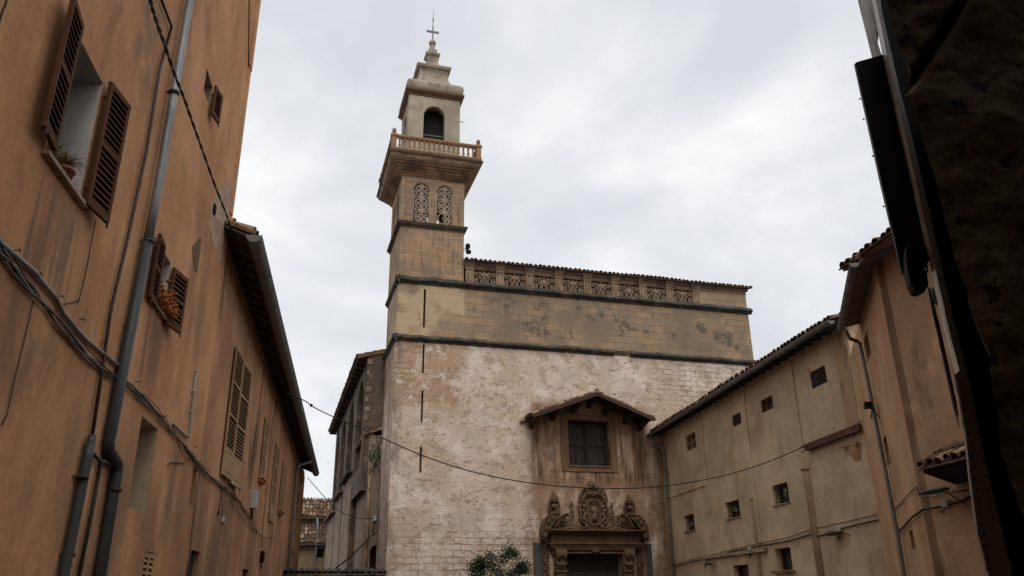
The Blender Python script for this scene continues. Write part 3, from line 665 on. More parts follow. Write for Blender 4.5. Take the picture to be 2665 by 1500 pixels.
    m.box(hx-.3, hx+.3, -.38, 0, 3.54, 3.62); m.build('pilaster', M['portal'], pt)
    # outer strip with garland
    m = MB(); ox = fx(-.02)
    m.box(ox-.14, ox+.14, -.12, 0, 0, 3.92); m.box(ox-.17, ox-.13, -.16, 0, 0, 3.92)
    m.tube([(ox-s*x, -.16, z) for x, z in [(.05, 3.9), (-.1, 3.72), (-.12, 3.5), (0, 3.38), (.08, 3.48), (0, 3.54)]], rad(.06, .03), 6)
    m.tube([(ox-s*x, -.16, z) for x, z in [(0, 3.4), (-.12, 3.2), (-.1, 3.0), (.02, 2.92)]], .05, 6)
    for k in range(26):
        z = .2+.115*k; m.ball((ox+random.uniform(-.07, .07), -.15, z), random.uniform(.05, .09), .06, random.uniform(.05, .08), 7)
    m.build('garland_strip', M['portal'], pt)
# central cartouche
m = MB(); cx = 9.40
m.prism([(cx-.36, 4.5), (cx-.30, 4.45), (cx+.30, 4.45), (cx+.36, 4.5), (cx+.62, 4.75), (cx+.70, 5.2), (cx+.68, 5.75), (cx+.62, 6.05), (cx+.40, 6.28), (cx+.15, 6.35), (cx-.15, 6.35), (cx-.40, 6.28), (cx-.62, 6.05), (cx-.68, 5.75), (cx-.70, 5.2), (cx-.62, 4.75)], lambda u, v, k: (u, -.14+.14*k, v))
ct = m.build('cartouche', M['portal'], pt)
m = MB()
for s in (-1, 1):
    S_ = lambda pts, y: [(cx+s*x, y, z) for x, z in pts]
    m.tube(S_([(.02, 6.36), (.3, 6.38), (.52, 6.25), (.66, 6.0), (.70, 5.7), (.60, 5.6), (.54, 5.7), (.6, 5.8)], -.2), rad(.045, .035), 7)
    m.tube(S_([(0, 6.05), (.2, 6.08), (.38, 6.04), (.46, 5.9), (.56, 5.78), (.50, 5.68), (.42, 5.74)], -.26), rad(.06, .035), 7)
    m.tube(S_([(.66, 5.6), (.72, 5.4), (.66, 5.25), (.70, 5.0), (.62, 4.78), (.48, 4.70), (.42, 4.8)], -.2), rad(.05, .04), 7)
    m.tube(S_([(.0, 5.78), (.2, 5.76), (.34, 5.62), (.36, 5.3), (.30, 5.05), (.27, 4.8), (.15, 4.68), (.0, 4.66)], -.24), .03, 7)
    for (x, z, r) in ((.48, 5.5, .09), (.52, 5.3, .08), (.46, 5.12, .10), (.50, 4.95, .09), (.42, 4.85, .07), (.3, 6.2, .07), (.55, 5.9, .06), (.4, 4.6, .07)):
        m.ball((cx+s*x, -.2, z), r, .07, r*1.1, 8)
    for k in range(5): m.ball((cx+s*(.42+.03*k), -.2, 5.62-.17*k), .045, .06, .06, 6)
m.ball((cx, -.26, 6.02), .08, .06, .07, 8)
m.lathe([(.16, 0), (.15, .10), (.20, .18), (.13, .2)], (cx-.03, -.12, 6.36), 10)
m.box(cx-.13, cx+.08, -.2, 0, 6.54, 6.6); m.lathe([(.08, 0), (.1, .05), (.05, .1)], (cx-.03, -.1, 6.6), 8)
m.build('scrollwork', M['relief'], ct)
m = MB()  # small standing robed figure in relief inside the oval
m.lathe([(.10, 0), (.12, .1), (.105, .3), (.085, .45), (.10, .58), (.075, .66), (.03, .70), (.03, .73)], (cx+.02, -.16, 4.82), 10, sy=.7)
m.ball((cx+.02, -.18, 5.61), .055, .05, .07, 10)
m.tube([(cx+.10, -.18, 5.46), (cx+.17, -.2, 5.32), (cx+.08, -.24, 5.22)], .03, 7); m.tube([(cx-.07, -.18, 5.46), (cx-.13, -.2, 5.32), (cx-.02, -.24, 5.25)], .03, 7)
for k in range(4): m.tube([(cx-.06+.05*k, -.235, 5.2), (cx-.07+.06*k, -.25, 4.84)], .014, 5)
m.build('robed_figure', M['relief'], ct)
# dark painted panels beside the portal
for a_, b_, z in ((6.44, 6.86, 3.86), (11.93, 12.28, 3.84)):
    m = MB(); m.box(a_, b_, -.012, .0, 0, z); m.build('painted_panel', M['greypaint'], ch)

# ---- nave flank seen beyond the tower
XN = -1.0; YN = 4.0
ARC = [(YN+.9, YN+4.55, 7.8, 12.6, 1.7), (YN+6.1, YN+9.75, 7.6, 12.6, 1.7), (YN+11.3, YN+14.95, 7.3, 12.6, 1.7), (YN+16.5, YN+19.4, 7.0, 12.6, 1.5)]
m = MB(); m.wall(YN, YN+20.2, 13.15, ARC, XN, XN+.55, fS, w0=6.5); m.build('arcade_wall', M['nave'], ch)
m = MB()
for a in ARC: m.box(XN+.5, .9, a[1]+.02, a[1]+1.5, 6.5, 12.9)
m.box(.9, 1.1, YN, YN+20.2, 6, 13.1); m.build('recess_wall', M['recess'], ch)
m = MB(); m.wall(XN, .9, lambda u: 13.30+.25*(u-XN), [], YN-.02, YN+.5, fK, w0=9.5); m.build('end_wall', M['nave'], ch)
for k, z in enumerate([12.95, 12.35, 11.5, 11.0, 10.5, 10.05]):
    m = MB(); m.box(XN-.0, XN+(.14 if k % 2 else .26), YN-.06, YN-.02, z-.13, z+.13); m.build('quoin', M['frieze'], ch)
m = MB(); sl = Vector((1, 0, .27)).normalized()
m.tiles((XN-.55, YN-.1, 13.22), (0, 1, 0), sl, int(20.9/.26), 6, pitch=.26, course=.42, r=.11)
m.hexa([(XN-.5, YN-.1, 13.10), (9, YN-.1, 15.9), (9, YN+20.8, 15.9), (XN-.5, YN+20.8, 13.10), (XN-.5, YN-.1, 13.22), (9, YN-.1, 16.02), (9, YN+20.8, 16.02), (XN-.5, YN+20.8, 13.22)])
m.build('nave_roof', M['tile'], ch)
m = MB(); m.box(XN-.45, XN, YN+.3, YN+.42, 12.98, 13.12); re_ = m.build('rafter_end', M['darkwood'], ch)
for k in range(1, 22): clone(re_, ch, (0, .95*k, 0))
# chapels below the arcade
for k, (ya, yb, zt, xo) in enumerate(((YN-.02, YN+4.9, 9.2, XN+.30), (YN+4.9, YN+10.4, 8.0, XN-.02), (YN+10.4, YN+15.5, 7.6, XN-.05), (YN+15.5, YN+22.5, 6.9, XN-.08))):
    m = MB(); ops = [] if k == 0 else [(ya+.8, ya+1.1, 4.9, 5.7), (ya+3.2, ya+3.5, 4.7, 5.6)]
    if k == 0: m.box(xo, 2.5, ya, yb, 6.3, zt); m.box(xo, -.40, ya, yb, 0, 6.3); m.box(.17, 2.5, ya, yb, 0, 6.3); m.wall(-.40, .17, 6.3, [(-.401, .171, 0, 3.98, .3)], ya, ya+.6, fK, edges=False); m.box(-.4, .17, ya+1.2, ya+1.3, 0, 4.2)
    else: m.wall(ya, yb, zt, ops, xo, xo+.5, fS); m.wall(xo, 0, zt, [], ya, ya+.4, fK)
    m.build('chapel_wall', M['sidewall'], ch)
    m = MB(); m.tiles((xo-.22, ya-.12, zt-.02), (0, 1, 0), (1, 0, .35), int((yb-ya+.15)/.26), 2 if k else 3, pitch=.26, course=.36, r=.11); m.build('chapel_roof', M['lichen'] if k == 1 else M['tile'], ch)
m = MB()
for k in range(60): 
    x = random.uniform(-.65, -.1); z = 8.2+random.gauss(0, .45); m.tube([(x, YN-.05, z), (x+random.uniform(-.12, .12), YN-.05-random.uniform(.05, .2), z-random.uniform(.02, .25))], lambda t: .022*(1-t)+.004, 5)
m.build('wall_weeds', M['moss'], ch)

# ================================================================== BELL TOWER
bt = thing('bell_tower', 'tall square stone bell tower with balustraded balcony, cream lantern and iron cross', 'bell tower', K, (0, 0, 0))
T0, T1, TD = -.14, 3.11, 3.7; CXT = 1.49; CYT = 1.85
SL = [(1.17, 1.27, 6.84, 8.0), (1.165, 1.265, 9.1, 10.6), (1.16, 1.26, 11.43, 12.85)]
m = MB(); m.wall(T0, T1-.001, 13.0, SL, -.004, .7, fK); m.wall(.7, TD, 13.0, [], T0, T0+.6, fS); m.box(T0, T1-.01, TD-.4, TD, 0, 13.0); m.build('base', M['facade'], bt)
m = MB(); m.wall(T0+.02, T1, 16.0, [(1.14, 1.25, 13.69, 15.66)], .01, .7, fK, w0=13.0); m.wall(.7, TD, 16.0, [], T0+.02, T0+.6, fS, w0=13.0); m.box(T1-.5, T1-.005, .7, TD, 13, 16); m.box(T0+.02, T1-.01, TD-.4, TD, 13, 16.0); m.build('plaster_stage', M['upper'], bt)
m = MB(); cornice(m, T0-.17, T1, 12.93, 13.3, .19); 
def side_cornice(mb, z0, z1, pr, y0, y1, x):
    prof = [(.05, z0), (-.03, z0), (-.06, z0+.04), (-pr*.7, z0+.10), (-pr, z0+.14), (-pr, z0+.20), (-pr*.9, z0+.23), (0.02, z1), (.05, z1)]
    mb.prism([(x+p, z) for p, z in prof], lambda u, v, k: (u, y0+(y1-y0)*k, v))
side_cornice(m, 12.93, 13.3, .17, -.17, TD+.1, T0); m.build('cornice', M['lichen'], bt)
m = MB(); cornice(m, T0-.15, T1, 15.88, 16.29, .17); side_cornice(m, 15.88, 16.29, .15, -.16, TD+.1, T0+.02); m.build('cornice', M['lichen'], bt)
# shaft with paired lattice windows
m = MB(); LW = [(.46, 1.31, 19.24, 21.52, .42), (1.66, 2.51, 19.24, 21.52, .42)]
m.wall(T0, T1, 21.9, LW, .02, .32, fK, w0=16.0)
m.wall(.32, TD, 21.9, [(1.0, 1.75, 19.24, 21.4, .38), (2.25, 3.0, 19.24, 21.4, .38)], T0, T0+.3, fS, w0=16.0)
m.wall(.32, TD, 21.9, [(1.0, 1.75, 19.24, 21.4, .38), (2.25, 3.0, 19.24, 21.4, .38)], T1-.3, T1, fS, w0=16.0)
m.wall(T0+.3, T1-.3, 21.9, [(.46, 1.31, 19.24, 21.4, .4), (1.66, 2.51, 19.24, 21.4, .4)], TD-.3, TD, fK, w0=16.0)
m.box(T0+.3, T1-.3, .32, TD-.3, 18.9, 19.0); m.build('shaft', M['ashlar'], bt)
m = MB()
for (z0, z1, e_) in ((18.90, 18.99, .03), (18.99, 19.06, .07), (19.06, 19.14, .14), (19.14, 19.20, .17), (19.20, 19.24, .10)):
    m.box(T0-e_, T1+e_, .02-e_, TD+e_, z0, z1)
m.build('string_course', M['stringc'], bt)
def lattice(cx_, brk):
    m = MB(); y = .10; w_ = .845; z0 = 19.26; hm = .72; r = .020
    def T(pts, r_=r): m.tube([(x, y, z) for x, z in pts], r_, 5)
    def ring(a, b, rr, r_=r, s=0, e=2*pi, n=14): T([(a+rr*cos(s+(e-s)*i/n), b+rr*sin(s+(e-s)*i/n)) for i in range(n+1)], r_)
    for k in range(3):
        zc = z0+hm*(k+.5); top = (k == 2)
        if brk and k == 0: pass
        T([(cx_-.41, zc-hm/2), (cx_+.41, zc-hm/2)], .028)
        ring(cx_, zc, .325, .026); ring(cx_, zc, .085, .02)
        for s in (-1, 1):
            for t in (-1, 1):
                if brk and k == 0 and s == -1 : continue
                ring(cx_+s*.16, zc+t*.15, .085, .017, n=10)
                ring(cx_+s*.20, zc, .05, .015, n=8); ring(cx_, zc+t*.22, .05, .015, n=8)
                if not (top and t == 1): ring(cx_+s*.36, zc+t*.30, .07, .017, n=8)
                T([(cx_+s*.09, zc+t*.02), (cx_+s*.32, zc+t*.10)], .014); T([(cx_+s*.02, zc+t*.08), (cx_+s*.10, zc+t*.32)], .014)
    T([(cx_, z0), (cx_, z0+2.2)], .014)
    for s in (-1, 1): T([(cx_+s*.405, z0), (cx_+s*.405, z0+1.8)], .03)
    T([(cx_+.41*cos(pi*i/12), 21.10+.40*sin(pi*i/12)) for i in range(13)], .03)
    ring(cx_, 21.33, .1, .017, n=8)
    return m
for i, cxx in enumerate((.885, 2.085)):
    lm = lattice(cxx, i == 1).build('window_lattice', M['lattice'], bt)
m = MB(); m.wall(.5, 1.27, 21.4, [], .42, .46, fK, w0=19.25); m.build('window_shutter', M['darkwood'], bt)   # boarded left opening
# corbelled balcony
BX0, BX1, BY0, BY1 = -.92, 3.78, -1.0, 4.7
m = MB(); st = 11
def ring_box(mb, e0, e1, z0, z1):
    p = lambda e: [(T0-e, .02-e), (T1+e, .02-e), (T1+e, TD+e), (T0-e, TD+e)]
    a = p(e0); b = p(e1)
    mb.hexa([(x, y, z0) for x, y in a]+[(x, y, z1) for x, y in b])
prof = [(.02, 21.68, 21.78), (.10, 21.78, 21.82), (.10, 21.82, 21.90), (.19, 21.90, 21.95), (.19, 21.95, 22.02), (.30, 22.02, 22.07), (.30, 22.07, 22.14), (.42, 22.14, 22.19), (.42, 22.19, 22.26), (.54, 22.26, 22.32), (.56, 22.32, 22.38)]
pe = .0
for (e_, a_, b_) in prof: ring_box(m, max(e_-.06, 0), e_, a_, b_)
ring_box(m, .60, .70, 22.38, 22.50); ring_box(m, .70, .76, 22.50, 22.66)
m.build('corbel', M['corbel'], bt)
m = MB(); ring_box(m, .80, .83, 22.66, 22.74); ring_box(m, .80, .74, 22.74, 22.90); m.build('balcony_slab', M['portal'], bt)
E0 = .72; bx0, bx1, by0, by1 = T0-E0, T1+E0, .02-E0, TD+E0
m = MB(); ht = .10
for (z0, z1, e_) in ((22.90, 22.98, .09), (23.58, 23.64, .08), (23.64, 23.73, .11)):
    for (a, b, c, d) in ((bx0+.16, bx1-.16, by0+.1-e_, by0+.1+e_), (bx0+.16, bx1-.16, by1-.1-e_, by1-.1+e_)): m.box(a, b, c, d, z0, z1)
    for (a, b) in ((bx0+.1-e_, bx0+.1+e_), (bx1-.1-e_, bx1-.1+e_)): m.box(a, b, by0+.16, by1-.16, z0, z1)
bal = m.build('balustrade', M['terracotta'], bt)
for px_ in (bx0+.13, bx1-.13):
    for py_ in (by0+.13, by1-.13):
        m = MB(); m.box(px_-.13, px_+.13, py_-.13, py_+.13, 22.90, 23.62); m.box(px_-.17, px_+.17, py_-.17, py_+.17, 23.62, 23.76); m.box(px_-.15, px_+.15, py_-.15, py_+.15, 22.90, 22.99); m.build('pedestal', M['terracotta'], bal)
        m = MB(); m.lathe([(.09, 0), (.05, .04), (.04, .09), (.09, .14), (.115, .22), (.10, .31), (.05, .38), (.01, .41)], (px_, py_, 23.76), 10); m.build('finial', M['terracotta'], bal)
bm_ = MB(); bm_.lathe([(.075, 0), (.075, .05), (.045, .07), (.06, .13), (.078, .19), (.05, .27), (.038, .31), (.06, .34), (.038, .38), (.05, .43), (.072, .49), (.05, .54), (.075, .56), (.075, .61)], (0, 0, 0), 10)
b0 = None
def put_bal(x, y):
    global b0
    if b0 is None: b0 = bm_.build('baluster', M['balus'], None); b0.parent = bal; b0.location = (x, y, 22.98)
    else: clone(b0, bal, (x, y, 22.98))
nb = 16
for i in range(nb):
    x = bx0+.42+(bx1-bx0-.84)*i/(nb-1); put_bal(x, by0+.1); put_bal(x, by1-.1)
for i in range(17):
    y = by0+.42+(by1-by0-.84)*i/16; put_bal(bx0+.1, y); put_bal(bx1-.1, y)
# lantern
LX0, LX1, LY0, LY1 = .13, 2.95, .62, 3.30
m = MB(); m.wall(LX0, LX1, 27.2, [(.95, 2.12, 24.3, 26.62, .62)], LY0, LY0+.42, fK, w0=22.9); m.wall(LX0, LX1, 27.2, [(.95, 2.12, 24.3, 26.62, .62)], LY1-.42, LY1, fK, w0=22.9)
for x in (LX0, LX1-.42): m.wall(LY0+.42, LY1-.42, 27.2, [(1.42, 2.5, 24.3, 26.55, .55)], x, x+.42, fS, w0=22.9)
m.box(LX0, LX1, LY0+.42, LY1-.42, 26.9, 27.19); m.build('lantern', M['lantern'], bt)
m = MB(); m.wall(LX0+.42, LX1-.42, 26.7, [], LY0+.62, LY0+.68, fK, w0=23); m.build('lantern_dark_sheet', M['dark'], bt)  # added sheet; its near black colour stands for the darkness inside
m = MB(); m.bar((.97, LY0+.45, 25.02), (2.10, LY0+.45, 25.02), .07); m.build('beam', M['curtain'], bt)
LC = (1.54, (LY0+LY1)/2, 0)
def sq(mb, prof, sx=1.0, sy=1.0): mb.lathe(prof, LC, square=True, sx=sx, sy=sy)
m = MB(); k_ = .95
sq(m, [(1.40, 27.15), (1.46, 27.2), (1.46, 27.26), (1.52, 27.30), (1.62, 27.42), (1.62, 27.52), (1.5, 27.54)], 1, k_); m.build('lantern_cornice', M['rustband'], bt)
m = MB()
pr = [(1.50, 27.53), (1.56, 27.66), (1.58, 27.80), (1.57, 27.95), (1.51, 28.09), (1.41, 28.20), (1.28, 28.28), (1.13, 28.36), (1.0, 28.47), (.91, 28.61), (.85, 28.80), (.81, 29.05), (.79, 29.35)]
sq(m, pr, 1, k_); m.build('bell_roof', M['domecap'], bt)
m = MB(); sq(m, [(.78, 29.30), (.82, 29.38), (.82, 29.43), (.94, 29.50), (.98, 29.60), (.98, 29.68), (.9, 29.70)], 1, k_); m.build('cap_cornice', M['domecap'], bt)
m = MB()
sq(m, [(.9, 29.70), (.72, 29.76), (.56, 29.84), (.44, 29.96), (.36, 30.12), (.31, 30.32), (.28, 30.55), (.30, 30.62), (.31, 30.70), (.40, 30.80), (.42, 30.92), (.30, 30.94), (.25, 30.96), (.24, 31.28), (.17, 31.32)], 1, k_); m.build('pinnacle', M['domecap'], bt)
m = MB(); m.lathe([(.20, 31.30), (.15, 31.42), (.13, 31.55), (.17, 31.66)], LC, 12); m.ball((LC[0], LC[1], 31.84), .21, n=16); m.build('ball_finial', M['domecap'], bt)
m = MB(); m.bar((LC[0], LC[1], 32.0), (LC[0], LC[1], 33.05), .075); m.bar((LC[0]-.36, LC[1], 32.66), (LC[0]+.36, LC[1], 32.66), .09, .10)
m.tube([(LC[0], LC[1], 33.05), (LC[0], LC[1], 33.5)], .022, 6); m.lathe([(.02, 0), (.055, .03), (.035, .08), (.03, .3), (.012, .35), (.01, .95)], (LC[0], LC[1], 33.40), 8); m.build('cross', M['crossmetal'], bt)
m = MB(); m.tube([(LX1, LY0+.1, 25.95), (LX1+.14, LY0+.1, 25.98), (LX1+.2, LY0+.08, 25.9)], .02, 5); m.build('hook', M['iron'], bt)
# floodlight beside the shaft
fl = thing('floodlight', 'small black floodlight on a bracket at the right edge of the tower shaft', 'floodlight', K, (3.11, 0.1, 18.0))
m = MB(); m.bar((3.11, .1, 18.1), (3.35, .1, 18.08), .03); m.bar((3.11, .1, 17.95), (3.35, .1, 18.02), .025); m.build('bracket', M['iron'], fl)
m = MB(); m.prism([(3.27, 17.98), (3.22, 18.30), (3.30, 18.36), (3.42, 18.33), (3.45, 18.15), (3.40, 18.1)], lambda u, v, k: (u, .0+.2*k, v)); m.prism([(3.25, 17.98), (3.45, 18.0), (3.50, 17.86), (3.28, 17.84)], lambda u, v, k: (u, -.02+.22*k, v)); m.build('housing', M['blackmetal'], fl)

# ================================================================== LEFT STREET
WX = -3.2
fL = lambda u, w_, d: (d, u, w_)
def shutter(hinge, wid, z0, z1, ang, side, m_, parent, slats=None, lower=0, rails=1, th=.04, x0=WX+.05):
    """louvred leaf hinged at Y=hinge; side -1 swings towards smaller Y; ang = opening away from the wall (deg)"""
    a = radians(ang); dv = Vector((sin(a), side*cos(a), 0)); nv = Vector((cos(a), -side*sin(a), 0)); O = Vector((x0, hinge, 0))
    P = lambda u, z, n: O + dv*u + nv*n + Vector((0, 0, z))
    def bx(mb, u0, u1, za, zb, n0=0, n1=th): mb.hexa([P(u0, za, n0), P(u1, za, n0), P(u1, za, n1), P(u0, za, n1), P(u0, zb, n0), P(u1, zb, n0), P(u1, zb, n1), P(u0, zb, n1)])
    m = MB(); s = .055
    bx(m, 0, s, z0, z1); bx(m, wid-s, wid, z0, z1); bx(m, s, wid-s, z0, z0+.08); bx(m, s, wid-s, z1-.07, z1)
    zl = z0+.08
    if lower: bx(m, s, wid-s, z0+.08, z0+lower, .008, th-.008); bx(m, s+.04, wid-s-.04, z0+.12, z0+lower-.04, 0, th); bx(m, s, wid-s, z0+lower, z0+lower+.06); zl = z0+lower+.06
    zs = [zl+(z1-.07-zl)*(i+1)/(rails+1) for i in range(rails)]
    for z in zs: bx(m, s, wid-s, z-.03, z+.03)
    o = m.build('shutter', m_, parent)
    gp_ = m_ is M['beigewood']; pitch = .082 if gp_ else .074; hs = .008 if gp_ else .012
    m = MB(); n = int((z1-.07-zl)/pitch)
    for i in range(n):
        z = zl+(z1-.07-zl)*(i+.5)/n
        if any(abs(z-q) < .045 for q in zs): continue
        m.hexa([P(s, z-hs-.016, th-.004), P(wid-s, z-hs-.016, th-.004), P(wid-s, z-hs, th-.004), P(s, z-hs, th-.004), P(s, z+hs, .004), P(wid-s, z+hs, .004), P(wid-s, z+hs+.016, .004), P(s, z+hs+.016, .004)])
    m.build('slats', m_, o)
    if x0 > WX: m = MB(); bx(m, s*.5, wid-s*.5, zl, z1-.04, .001, .003); m.build('gap_shade_sheet', M['dark'], o)  # black sheet added so the slat gaps look shaded
    m = MB(); m.bar(P(.0, z0+.2, -.02), P(.12, z0+.2, -.02), .03, .02); m.bar(P(0, z1-.2, -.02), P(.12, z1-.2, -.02), .03, .02); m.bar(P(wid-.04, z0+.02, th), P(wid-.04, z0-.07, th), .02); m.build('hinge', M['iron'], o)
    return o

nh = thing('tall_house', 'tall orange ochre rendered house nearest on the left with brown shuttered windows', 'house', L, (WX, 8, 0))
EY = 16.2
W1 = (7.29, 8.27, 5.60, 7.09); W2 = (11.48, 12.16, 5.62, 6.50); W3 = (12.52, 13.12, 9.97, 10.42)
W4 = (11.88, 12.82, 2.79, 4.05); W5 = (15.72, 16.12, 3.2, 3.92)
W6 = (13.16, 13.86, 1.2, 2.30); W7 = (16.5, 17.1, 1.2, 2.45)
m = MB(); m.wall(2.5, EY, 21, [W1, W2, W3, W4, W5, W6], WX, WX-.45, fL); m.wall(-9, 2.5, 21, [], WX, WX-.45, fL)
m.build('street_wall', M['left'], nh)
m = MB(); m.wall(WX-9, WX-.45, 21, [], EY-.45, EY, lambda u, w_, d: (u, d, w_)); m.build('gable_wall', M['left'], nh)
m = MB(); m.box(WX-.02, WX+.03, EY-.22, EY+.03, 9.3, 13.05); m.box(WX-.02, WX+.045, EY-.26, EY+.045, 13.05, 21); m.build('corner_strip', M['left'], nh)
m = MB(); m.tube([(WX+.012, 13.5, 16.5), (WX+.012, 14.6, 14.9), (WX+.012, 15.95, 13.0)], .012, 5); m.build('crack_line', M['ochrewall'], nh)
def reveal(W, parent, m_, depth=.42, back=None, name='reveal'):
    y0, y1, z0, z1 = W; m = MB(); t = .006; x0, x1 = WX-depth, WX-.004
    m.box(x0, x1, y0, y0+t, z0, z1); m.box(x0, x1, y1-t, y1, z0, z1); m.box(x0, x1, y0+t, y1-t, z1-t, z1); m.box(x0, x1, y0+t, y1-t, z0, z0+t)
    return m.build(name, m_, parent)
def window(W, parent, rm, depth=.40, glass=True, label=None):
    y0, y1, z0, z1 = W; m = MB(); x = WX-depth
    for (a, b, c, d) in ((y0, y0+.06, z0, z1), (y1-.06, y1, z0, z1), (y0+.06, y1-.06, z0, z0+.07), (y0+.06, y1-.06, z1-.07, z1), ((y0+y1)/2-.035, (y0+y1)/2+.035, z0+.07, z1-.07)):
        m.box(x-.04, x+.01, a, b, c, d)
    wn = m.build('window', M['brownwood'], parent)
    m = MB(); m.box(x-.035, x-.025, y0+.01, y1-.01, z0+.01, z1-.01); m.build('pane', M['glass'], wn)
    reveal(W, wn, rm, depth-.01)
    return wn
w1 = window(W1, nh, M['reveal']); 
m = MB(); m.box(WX-.3, WX+.07, 7.20, 8.36, 5.555, 5.598); m.build('sill', M['sill'], w1)
shutter(7.30, .47, 5.64, 7.12, 7, -1, M['brownwood'], w1); shutter(8.29, .50, 5.58, 7.14, 9, 1, M['brownwood'], w1)
w2 = window(W2, nh, M['reveal'])
m = MB(); m.box(WX-.3, WX+.06, 11.42, 12.22, 5.575, 5.618); m.build('sill', M['sill'], w2)
shutter(11.50, .44, 5.55, 6.52, 3, -1, M['brownwood'], w2, rails=1, x0=WX+.03); shutter(12.16, .52, 5.52, 6.44, 12, 1, M['brownwood'], w2, rails=1, x0=WX+.03)
w3 = window(W3, nh, M['reveal_dim'], .3); shutter(13.0, .36, 9.80, 10.40, 10, 1, M['brownwood'], w3, rails=0)
w4 = reveal(W4, nh, M['reveal_dim'], .4, name='blind_recess'); m = MB(); m.box(WX-.44, WX-.40, W4[0], W4[1], W4[2], W4[3]); m.build('back_panel', M['curtain'], w4)
w5 = reveal(W5, nh, M['left'], .25, name='small_recess'); m = MB(); m.box(WX-.30, WX-.25, W5[0], W5[1], W5[2], W5[3]); m.build('back_panel', M['brownwood'], w5)
w6 = reveal(W6, nh, M['reveal_dim'], .2, name='low_window'); shutter(13.18, .33, 1.2, 2.29, 2, 1, M['beigewood'], w6, rails=0, x0=WX-.06); shutter(13.52, .33, 1.2, 2.29, 2, 1, M['beigewood'], w6, rails=0, x0=WX-.06)
m = MB(); m.box(WX-.22, WX-.2, W6[0], W6[1], W6[2], W6[3]); m.build('back_panel', M['dark'], w6)
P = L.onX(556, 545, WX); m = MB(); m.lathe([(.11, 0), (.11, .02), (.02, .03)], (0, 0, 0), 16)
m.v = [Vector((WX+v.z, P.y+v.x, P.z+v.y)) for v in m.v]; vg = m.build('vent_grille', M['dark'], nh)
m = MB(); 
for k in range(-3, 4): m.box(WX+.024, WX+.034, P.y-.10, P.y+.10, P.z+.028*k-.005, P.z+.028*k+.005)
m.build('vent_slats', M['iron'], vg)
# peeled patch near the corner
random.seed(3)
def patch(pts, mname, parent, name='bare_patch', off=.006):
    P_ = [L.onX(x, y, WX) for x, y in pts]; m = MB(); out = []
    for i in range(len(P_)):
        a, b = P_[i], P_[(i+1) % len(P_)]
        for k in range(6):
            q = a.lerp(b, k/6); s = .05*(b-a).length
            out.append((q.y+random.uniform(-s, s), q.z+random.uniform(-s, s)))
    m.prism(out, lambda u, v, k: (WX-.002+off*k, u, v)); return m.build(name, mname, parent)
patch([(574, 500), (583, 478), (606, 470), (604, 520), (590, 575), (585, 640), (575, 690), (556, 640), (545, 590), (548, 525)], M['patch'], nh)
patch([(500, 640), (524, 618), (520, 660), (512, 710), (503, 700)], M['winstone'], nh, off=.008)

# potted plants on the sills
def grass_tuft(mb, c, n, h, sp, r=.006):
    for i in range(n):
        a = random.uniform(0, 6.3); d = random.uniform(.2, 1)*sp; hh = h*random.uniform(.5, 1); c_ = Vector(c)
        mb.tube([c_, c_+Vector((cos(a)*d*.4, sin(a)*d*.4, hh*.7)), c_+Vector((cos(a)*d*.8, sin(a)*d*.8, hh*.9)), c_+Vector((cos(a)*d*1.2, sin(a)*d*1.2, hh*random.uniform(.3, .8)))], lambda t: r*(1-t*.8), 4)
pp = thing('potted_plant', 'red plastic pot of dry trailing grass on the sill of the large brown shuttered window', 'potted plant', L, (WX-.1, 7.95, 5.60))
m = MB(); m.lathe([(.075, 0), (.10, .16), (.115, .165), (.115, .20), (.10, .20)], (WX-.08, 7.95, 5.60), 16); m.build('pot', M['pot'], pp)
m = MB(); grass_tuft(m, (WX-.08, 7.95, 5.78), 90, .20, .22, .007); grass_tuft(m, (WX-.1, 7.62, 5.62), 70, .30, .2, .006); m.build('foliage', M['dryleaf'], pp)
m = MB(); m.lathe([(.07, 0), (.09, .1), (.09, .12)], (WX-.1, 7.62, 5.60), 12); m.build('pot', M['darkwood'], pp)
m = MB(); grass_tuft(m, (WX+.03, 8.42, 5.56), 26, .06, .16); tag(m.build('weed_tuft', M['dryleaf'], base=(WX, 8.42, 5.5), frame=L), 'small tuft of dry weeds hanging below the far end of the large shuttered window sill', 'weeds')
sp_ = thing('window_succulents', 'orange red succulents crowding the sill of the second brown shuttered window', 'plant', L, (WX-.05, 11.98, 5.62))
m = MB()
for i in range(210):
    y = random.uniform(11.5, 12.3); z = 5.64+abs(random.gauss(0, .16))*(1.2-.5*abs(y-11.95)); x = WX+random.uniform(-.14, .16)
    c = Vector((x, y, z))
    for k in range(6):
        a = k*1.05+i; m.tube([c, c+Vector((cos(a)*.045, sin(a)*.045, .025))], lambda t: .015*(1-t)+.003, 4)
m.build('foliage', M['succ'], sp_)
m = MB()
for y in (11.62, 11.84, 12.05): m.lathe([(.06, 0), (.075, .09), (.075, .11)], (WX-.06, y, 5.62), 12)
m.build('pot', M['pot'], sp_)

